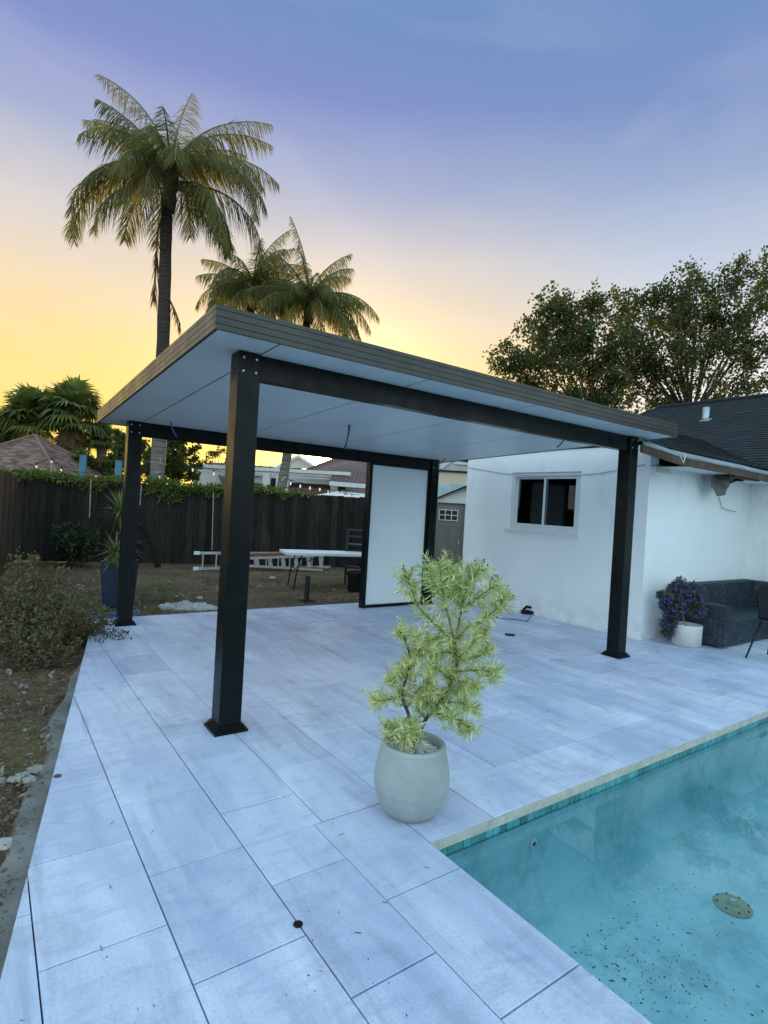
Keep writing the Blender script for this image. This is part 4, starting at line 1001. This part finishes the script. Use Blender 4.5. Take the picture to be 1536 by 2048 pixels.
# ================================================================ broadleaf trees
def tree(base,fork,lobes,n,l,w,label,lm,tr=.2,twigs=9,clump=.30,shape='broadleaf_tree',group=None):
    base,fork=V(base),V(fork);t=thing(shape,label,'tree',base,group);tk=MB();lf=MB()
    tk.tube([base,base.lerp(fork,.5)+RH*.06,fork],[tr*1.25,tr,tr*.85],10)
    tot=sum(r**2 for c,r in lobes)
    for c,r in lobes:
        c=V(c);mid=fork.lerp(c,.55)+rv()*r*.25-ZU*.1*r;pts=[fork,fork.lerp(mid,.5)+rv()*.08,mid,mid.lerp(c,.6)+rv()*.06,c]
        tk.tube(pts,[tr*.5,tr*.38,tr*.27,tr*.18,tr*.10],7)
        k=max(5,int(twigs*r));tw=[]
        for i in range(k):
            d=rv();d.z=d.z*.85+.25;s=pts[random.choice((2,3,4,4))];e=c+V((d.x,d.y,d.z))*r*rnd(.6,1.3);q=s.lerp(e,.5)+rv()*r*.12
            tk.tube([s,q,e],[tr*.10,tr*.06,tr*.02],4,cap=False);tw.append((s,q,e))
        m_=int(n*r*r/tot)
        for i in range(m_):
            s0,q0,e0=random.choice(tw);u=rnd(.35,1.05);p=q0.lerp(e0,u) if u>.5 else s0.lerp(q0,.4+u)
            p=p+V((random.gauss(0,1),random.gauss(0,1),random.gauss(0,1)))*clump*(.42-.22*u)
            lf.leaf(p,rv()+ZU*.25,rv(),l*rnd(.6,1.25),w*rnd(.7,1.2))
    tk.build('trunk',M['bark'],t,smooth=True);lf.build('crown',lm,t,kind='stuff');return t
def lob(lst,dep,jit=.9): return [(at(x,y,dep+rnd(-jit,jit)),r/FP*dep) for x,y,r in lst]
dT=21
LA=[(1050,712,46),(1095,660,48),(1150,640,52),(1195,690,50),(1020,740,30),(1115,735,48),(1175,760,44),(1095,618,30),(1175,606,36),(1232,752,40),(1000,722,22),(1240,690,34),(1130,790,34),(1195,815,34),(1060,760,40),(1220,800,40),(1150,700,50),(1080,690,44),(1240,830,34)]
b=at(1178,860,dT);b.z=G0;f_=at(1180,835,dT)
tree(b,f_,lob(LA,dT),16500,.13,.10,'leafy tree with open crown behind the end of the pergola roof',M['treeleaf'],.11,15,.54)
LB=[(1285,600,40),(1270,690,46),(1335,690,54),(1395,615,46),(1400,705,48),(1455,585,42),(1490,655,52),(1525,570,48),(1525,725,46),(1325,755,34),(1258,775,40),(1395,555,26),(1482,540,32),(1240,640,22),(1590,640,60),(1340,630,44),(1450,690,40),(1300,810,34),(1440,640,46),(1280,740,48),(1370,760,36),(1430,760,26),(1310,640,50),(1370,650,50),(1500,690,50),(1350,590,36),(1240,720,40),(1232,640,36),(1235,590,22),(1470,780,30),(1420,800,26),(1520,780,30),(1340,800,30),(1560,560,50)]
b=at(1365,870,dT+1);b.z=G0;f_=at(1380,842,dT+1)
tree(b,f_,lob(LB,dT+1),25000,.13,.10,'larger leafy tree with spreading bare limbs above the house roof',M['treeleaf'],.13,15,.54)
dM=19
b=at(215,985,dM);b.z=G0;tree(b,at(215,965,dM),lob([(195,925,34),(232,905,36),(265,900,34),(240,940,36),(290,935,34),(205,950,24),(175,945,24)],dM,.6),6500,.14,.09,'dense green garden tree behind the two blue posts',M['midleaf'],.1,16,.22)
b=at(345,985,dM+1);b.z=G0;tree(b,at(345,965,dM+1),lob([(335,905,34),(362,900,28),(360,940,34),(325,945,34),(388,950,20),(352,880,20)],dM+1,.6),5000,.14,.09,'rounded green garden tree behind the tallest palm trunk',M['midleaf'],.1,16,.22)
b=at(120,985,23);b.z=G0;tree(b,at(118,960,23),lob([(105,925,24),(125,930,26),(150,930,22),(90,940,20)],23,.5),2600,.14,.09,'low garden tree growing behind the gazebo corner',M['midleaf'],.1,16,.22)
b=at(430,985,30);b.z=G0;tree(b,at(428,950,30),lob([(425,912,12),(440,905,10),(415,925,10),(460,915,10)],30,.5),500,.14,.09,'thin sprig of tree above the small gabled house',M['treeleaf'],.08,12,.25)
# ================================================================ neighbours
# gazebo with brown shingles
dg=17.5;ap=at(70,872,dg);er=at(152,950,dg-.6);hz=er.z;hw=(er-ap).dot(RH);cxy=V((ap.x,ap.y,0))
t=thing('gazebo','brown shingled pyramid roof gazebo beyond the left fence corner','gazebo',(ap.x,ap.y,G0));hw*=1.0
crn=[cxy+RH*a*hw*1.05+FH*b*hw*1.05+ZU*hz for a,b in((-1,-1),(1,-1),(1,1),(-1,1))]
rf=MB()
for i in range(4): rf.poly([crn[i]-ZU*.02,crn[(i+1)%4]-ZU*.02,ap-ZU*.03])
rf=rf.build('roof',M['darktrim'],t)
for i in range(4):
    if i==2: continue
    shingles(crn[i],crn[(i+1)%4],ap+(crn[i]-ap)*.012,ap+(crn[(i+1)%4]-ap)*.012,.10,.22,'shingles',M['gshingle'],rf,.012,300,.004)
for i in range(4): MB().tube([crn[i]+ZU*.02,ap+ZU*.03],.045,6).build('hip_cap',M['gshingle'],rf)
for i in range(4): MB().bar(crn[i]-ZU*.09,crn[(i+1)%4]-ZU*.09,.03,.12).build('eave_board',M['darktrim'],rf)
for q in crn: c=cxy+(V((q.x,q.y,0))-cxy)*.88;MB().tube([c+ZU*G0,c+ZU*(hz-.05)],.06,8).build('post',M['darktrim'],t)
p0=at(-30,951,13.5);p1=at(34,951,13.5)
w=MB().bar(p0,p1,.06,.14);tag(w.build('cream_screen',M['cream']),'cream painted screen rail behind the brown fence top','screen')
# blue posts
for x,y,lb in((167,910,'taller blue painted post sticking up behind the vine'),(238,921,'shorter blue painted post sticking up behind the vine')):
    p=at(x,y,13.6);q=MB().ob((p.x,p.y,(p.z+G0)/2),RH*.075,FH*.03,ZU*(p.z-G0)/2);tag(q.build('blue_post',M['bluepost']),lb,'post')
# small gabled house with metal roof and panels
dh=24;t=thing('gabled_house','small white gabled house with brown metal roof behind the fence','house',(at(435,985,dh).x,at(435,985,dh).y,G0))
A=at(398,972,dh);B=at(424,927,dh);Cc=at(452,972,dh);A.z-=0;dz=FH*6+RH*4
m=MB();gw=[at(401,968,dh),at(424,929,dh),at(450,968,dh)];gb=[V((q.x,q.y,G0)) for q in(gw[0],gw[2])]
m.add([gb[0],gb[1],gw[2],gw[1],gw[0],gb[0]+dz,gb[1]+dz,gw[2]+dz,gw[1]+dz,gw[0]+dz],[(0,1,2,3,4),(9,8,7,6,5),(1,6,7,2),(5,0,4,9)]);m.build('wall',M['nwall'],t)
apx=B+ZU*.05-FH*.1
rdir=(RH*.97+FH*.25).normalized()
m=MB();r0=apx;r1=apx+rdir*4.5;e0=at(446,966,dh-1.5);e1=e0+rdir*4.5
m.add([e0,e1,r1,r0,e0-ZU*.08,e1-ZU*.08,r1-ZU*.08,r0-ZU*.08],[(0,1,2,3),(7,6,5,4),(0,4,5,1),(3,7,4,0)]);rf=m.build('roof',M['redroof'],t)
for k in range(12):
    u=k/11;a=e0.lerp(e1,u)+ZU*.02;b=r0.lerp(r1,u)+ZU*.02;MB().bar(a,b,.03,.04).build('seam_rib',M['redroof'],rf)
p0=at(424,945,dh-2);MB().bar(e0.lerp(r0,.35)+rdir*.3+ZU*.12-FH*.3,e0.lerp(r0,.35)+rdir*2.5+ZU*.12-FH*.3,.5,.06).build('solar_panel',M['flash'],rf)
MB().bar(A,B,.12,.10,FH).build('rake_board',M['darktrim'],rf)
# large white house
dn=22;cb=at(560,990,dn);t=thing('neighbour_house','long white house with thick white eave and brown roof beyond the fence','house',(cb.x,cb.y,G0))
ev=[at(388,946,dn),at(525,938,dn),at(702,960,dn+.3)]
eL=at(500,938,dn+1.0);eR=at(703,958,dn)
e0=at(392,944,dn+1);e1=at(700,956,dn+1)
ed=(eR-eL).normalized()
z1=on(600,946,1,eL.y).z if 0 else at(600,945,dn).z
WA=at(515,975,dn+1.2);WB=at(735,985,dn+1.2)
m=MB();a,b=V((at(505,980,dn+1).x,at(505,980,dn+1).y,0)),V((at(760,980,dn+1).x,at(760,980,dn+1).y,0))
c=V((at(385,980,dn+1).x,at(385,980,dn+1).y,0));zc=at(600,950,dn).z
wdir=(b-c).normalized();wn=V((-wdir.y,wdir.x,0))
if wn.dot(FH)<0: wn=-wn
m.ob((c+b)/2+wn*2.5+ZU*(zc/2+.0),(b-c)/2,wn*2.5,ZU*(zc/2-G0/2));m.build('wall',M['nwhite'],t)
m=MB();ec=c-wn*.55-wdir*.2;eb=V((at(701,960,dn).x,at(701,960,dn).y,0))-wn*.15;zf=zc+.05
rf0=MB();rg0=at(548,918,dn+5);
pk=at(601,903,dn+4.5)
rl=at(680,913,dn+5);rr=at(800,910,dn+5)
E0=at(600,945,dn+.6);E1=at(780,962,dn+.6)
rf0.poly([E0,E1,rr,rl])
rf0=rf0.build('roof',M['redroof'],t)
for k in range(26):
    u=k/25;a_=E0.lerp(E1,u)+ZU*.02;b_=rl.lerp(rr,max(0,u))+ZU*.02;MB().bar(a_,b_,.05,.05).build('roof_rib',M['redroof'],rf0)
for i,(hh,oo) in enumerate(((.13,0),(.10,.10),(.07,.18))):
    q0=ec+wn*oo+ZU*(zf+.1-i*.115);q1=eb+wn*oo+ZU*(zf+.1-i*.115);MB().bar(q0,q1,.10,hh).build('eave_moulding',M['nwhite'],rf0)
# gable above the eave
g0_,g1_,g2_=at(550,937,dn+2.5),at(597,912,dn+2.5),at(634,936,dn+2.5)
MB().add([g0_,g2_,g1_,g0_+FH*.3,g2_+FH*.3,g1_+FH*.3],[(0,1,2),(5,4,3),(0,2,5,3),(1,4,5,2)]).build('gable',M['cream'],t)
for a_,b_ in((g0_,g1_),(g1_,g2_)): MB().bar(a_-FH*.05,b_-FH*.05,.12,.14,FH).build('rake_board',M['nwhite'],rf0)
# lower porch roof on the right
q0=at(660,967,dn-1);q1=at(760,975,dn-1);MB().bar(q0,q1,.5,.16).build('porch_eave',M['nwhite'],rf0)
m=MB().add([q0+ZU*.1,q1+ZU*.1,q1+ZU*.75+FH*2.4,q0+ZU*.75+FH*2.4],[(0,1,2,3)]);m.build('porch_roof',M['redroof'],rf0)
for k in range(14): u=k/13;MB().bar((q0+ZU*.12).lerp(q1+ZU*.12,u),(q0+ZU*.77+FH*2.4).lerp(q1+ZU*.77+FH*2.4,u),.05,.04).build('roof_rib',M['redroof'],rf0)
# dark carport opening with brown slats and pillars
o0=V((at(573,985,dn+.8).x,at(573,985,dn+.8).y,0));o1=V((at(690,985,dn+.8).x,at(690,985,dn+.8).y,0));od=(o1-o0).normalized();zt=at(620,967,dn+.8).z;n=30
MB().ob((o0+o1)/2+ZU*(zt/2)+wn*.05,(o1-o0)/2,wn*.02,ZU*zt/2).build('opening',M['darktrim'],t)
for k in range(n):
    p=o0.lerp(o1,(k+.5)/n);MB().ob(p+ZU*(zt*.46),od*.045,wn*.02,ZU*zt*.46).build('slat',M['redroof'],t)
for x in(532,564,668):
    p=at(x,985,dn+.3);MB().ob((p.x,p.y,zc/2),RH*(.24 if x==564 else .14),FH*.12,ZU*(zc/2)).build('pillar',M['nwhite'],t)
MB().ob(at(545,968,dn+.55),RH*.28,FH*.02,ZU*.24).build('window_pane',M['room2'],t)
# small flat shade roof over the fence
p0=at(630,990,15);p1=at(735,995,15);MB().add([p0,p1,p1+FH*1.8+ZU*.12,p0+FH*1.8+ZU*.18+RH*.5,p0-ZU*.05,p1-ZU*.05,p1+FH*1.8+ZU*.07,p0+FH*1.8+ZU*.13+RH*.5],[(0,1,2,3),(7,6,5,4),(0,4,5,1),(1,5,6,2),(3,2,6,7),(0,3,7,4)])
m=MB();m.add([p0,p1,p1+FH*1.8+ZU*.12,p0+FH*1.8+ZU*.18+RH*.5,p0-ZU*.05,p1-ZU*.05,p1+FH*1.8+ZU*.07,p0+FH*1.8+ZU*.13+RH*.5],[(0,1,2,3),(7,6,5,4),(0,4,5,1),(1,5,6,2),(3,2,6,7),(0,3,7,4)])
for q in(p0+RH*.2+FH*.3,p1-RH*.2+FH*.3): m.tube([(q.x,q.y,G0),(q.x,q.y,q.z-.02)],.04,6)
tag(m.build('shade_canopy',M['nwhite']),'low pale shade canopy just above the dark fence top','canopy')
# cream house on the right
dc_=24;p=at(910,985,dc_);t=thing('cream_house','cream house wall with white gable trim glimpsed between panel and window wall','house',(p.x,p.y,G0))
a,b=at(862,955,dc_),at(985,962,dc_);zl=(at(900,944,dc_)).z
m=MB();c=(V((a.x,a.y,0))+V((b.x,b.y,0)))/2;m.ob(c+ZU*(zl/2)+FH*2,RH*2.2,FH*2,ZU*(zl/2-G0));m.build('wall',M['cream'],t)
MB().ob(c+ZU*(zl+.03)+FH*-.05,RH*2.25,FH*.06,ZU*.035).build('dark_trim',M['darktrim'],t)
m=MB();gz=zl+.07;m.add([c-RH*2.2+ZU*gz,c+RH*2.2+ZU*gz,c+RH*1.2+ZU*(gz+2.1),c-RH*2.2+FH*4+ZU*gz,c+RH*2.2+FH*4+ZU*gz,c+RH*1.2+FH*4+ZU*(gz+2.1)],[(0,1,2),(5,4,3),(0,2,5,3),(1,4,5,2)]);m.build('gable',M['nwall'],t)
MB().bar(c-RH*.9+ZU*(gz+.05)-FH*.04,c+RH*.1+ZU*(gz+.95)-FH*.04,.06,.12,FH).build('gable_trim',M['nwhite'],t);MB().bar(c-RH*.35+ZU*(gz+.3)-FH*.04,c+RH*1.2+ZU*(gz+.3)-FH*.04,.06,.10,FH).build('gable_trim',M['nwhite'],t)
# shed
dS=16.5;sp=at(905,985,dS);sp.z=G0;t=thing('garden_shed','taupe garden shed with six pane door and pale metal gable roof','shed',sp)
fc=V((sp.x,sp.y,0));le=-.62;ri=.95;et=at(880,1003,dS).z;pkz=at(928,972,dS).z;pk_=(at(929,985,dS)-sp).dot(RH)
le=pk_-1.0;ri=pk_+1.0
m=MB();
DV=FH*.55-RH*.83
def sv(u,z,f=0): return fc+RH*u+(DV if f>0 else FH)*f+ZU*z
m.add([sv(le,G0),sv(ri,G0),sv(ri,et),sv(le,et),sv(le,G0,1.8),sv(ri,G0,1.8),sv(ri,et,1.8),sv(le,et,1.8)],[(0,1,2,3),(1,5,6,2),(5,4,7,6),(4,0,3,7)]);m.build('wall',M['shedg'],t)
m=MB();m.add([sv(le-.05,et,-.04),sv(ri+.05,et,-.04),sv(pk_,pkz-.05,-.04),sv(le-.05,et,0),sv(ri+.05,et,0),sv(pk_,pkz-.05,0)],[(0,1,2),(5,4,3),(0,3,4,1),(0,2,5,3),(1,4,5,2)]);m.build('gable',M['shedw'],t)
MB().ob(sv((le+ri)/2,et+.01,-.06),RH*1.02,FH*.02,ZU*.035).build('gable_trim',M['shedw'],t)
for s,u in((-1,le-.1),(1,ri+.1)):
    m=MB();a=sv(u,et-.03,-.15);b=sv(pk_,pkz,-.15);nn=DV*2.1;m.add([a,b,b+nn,a+nn,a+ZU*.03,b+ZU*.03,b+nn+ZU*.03,a+nn+ZU*.03],[(3,2,1,0),(4,5,6,7),(0,1,5,4),(1,2,6,5),(2,3,7,6),(3,0,4,7)]);rf=m.build('roof',M['flash'],t)
    MB().bar(a+ZU*-.01-FH*.01,b-ZU*.01-FH*.01,.03,.06,FH).build('edge_trim',M['black'],rf)
    for k in range(12): q=nn*(k+.5)/12;MB().bar(a+q+ZU*.04,b+q+ZU*.04,.035,.03).build('roof_rib',M['flash'],rf)
    m=MB();MB().bar(sv(u*.9+pk_*.1,et+.06,-.07),sv(pk_,pkz-.10,-.07),.03,.05,FH).build('gable_trim',M['shedw'],t)
dl=(at(872,985,dS)-sp).dot(RH);dr=(at(926,985,dS)-sp).dot(RH);dtp=at(900,1012,dS).z
door=MB().ob(sv((dl+dr)/2,(G0+dtp)/2+.03,-.03),RH*(dr-dl)/2,FH*.02,ZU*((dtp-G0)/2-.04)).build('door',M['shedg'],t)
dw=dr-dl;wz1_,wz0_=dtp-.12,dtp-.42
MB().ob(sv((dl+dr)/2,(wz0_+wz1_)/2,-.055),RH*dw*.34,FH*.006,ZU*.15).build('pane_backing',M['room2'],door)
for i in range(4): MB().ob(sv(dl+dw*(.16+.68*i/3),(wz0_+wz1_)/2,-.066),RH*.012,FH*.008,ZU*.17).build('glazing_bar',M['shedw'],door)
for i in range(3): MB().ob(sv((dl+dr)/2,wz0_+(wz1_-wz0_)*i/2,-.067),RH*dw*.36,FH*.007,ZU*.012).build('glazing_bar',M['shedw'],door)
for s in(.28,.72):
    u=dl+dw*s
    for du in(-.12,.12): MB().ob(sv(u+du,.52,-.056),RH*.012,FH*.008,ZU*.52).build('door_moulding',M['shedg'],door)
    for z in(.0,1.04): MB().ob(sv(u,z,-.055),RH*.12,FH*.007,ZU*.012).build('door_moulding',M['shedg'],door)
MB().tube([sv(dr-.08,.62,-.06),sv(dr-.08,.62,-.12),sv(dr-.05,.52,-.13)],.012,6).build('handle',M['alu'],door)
# string lights
def lights(pts,nb,label):
    P3=[at(*q) for q in pts];t=thing('string_lights',label,'string lights',P3[0])
    curve=[]
    for i in range(len(P3)-1):
        sag=.16*(P3[i+1]-P3[i]).length*.35
        for k in range(10): u=k/10;curve.append(P3[i].lerp(P3[i+1],u)-ZU*sag*4*u*(1-u)*.5)
    curve.append(P3[-1]);MB().tube(curve,.006,5).build('wire',M['black'],t)
    for i in range(nb):
        p=curve[int((i+.5)/nb*(len(curve)-1))]
        MB().tube([p,p-ZU*.05],.014,6).build('socket',M['black'],t);r=.024
        MB().lathe(p-ZU*.13,[(.006,0),(r*.8,.018),(r,.04),(r*.8,.062),(.014,.082)],10).build('bulb',M['bulb'],t,smooth=True)
lights([(60,930,13.3),(104,916,13.3),(130,940,13.3),(185,945,13.3),(255,958,13.3),(300,950,13.3),(395,930,14),(450,945,14)],10,'string of small lit bulbs above the vine beside the gazebo roof')
lights([(575,958,14),(640,972,14),(720,990,14)],7,'string of small bulbs hanging before the white neighbour house')
p=at(104,920,13.3);q=MB().tube([(p.x,p.y,G0),(p.x,p.y,p.z)],.02,6);tag(q.build('light_pole',M['stone']),'thin pale pole carrying the bulbs in front of the gazebo roof','pole')
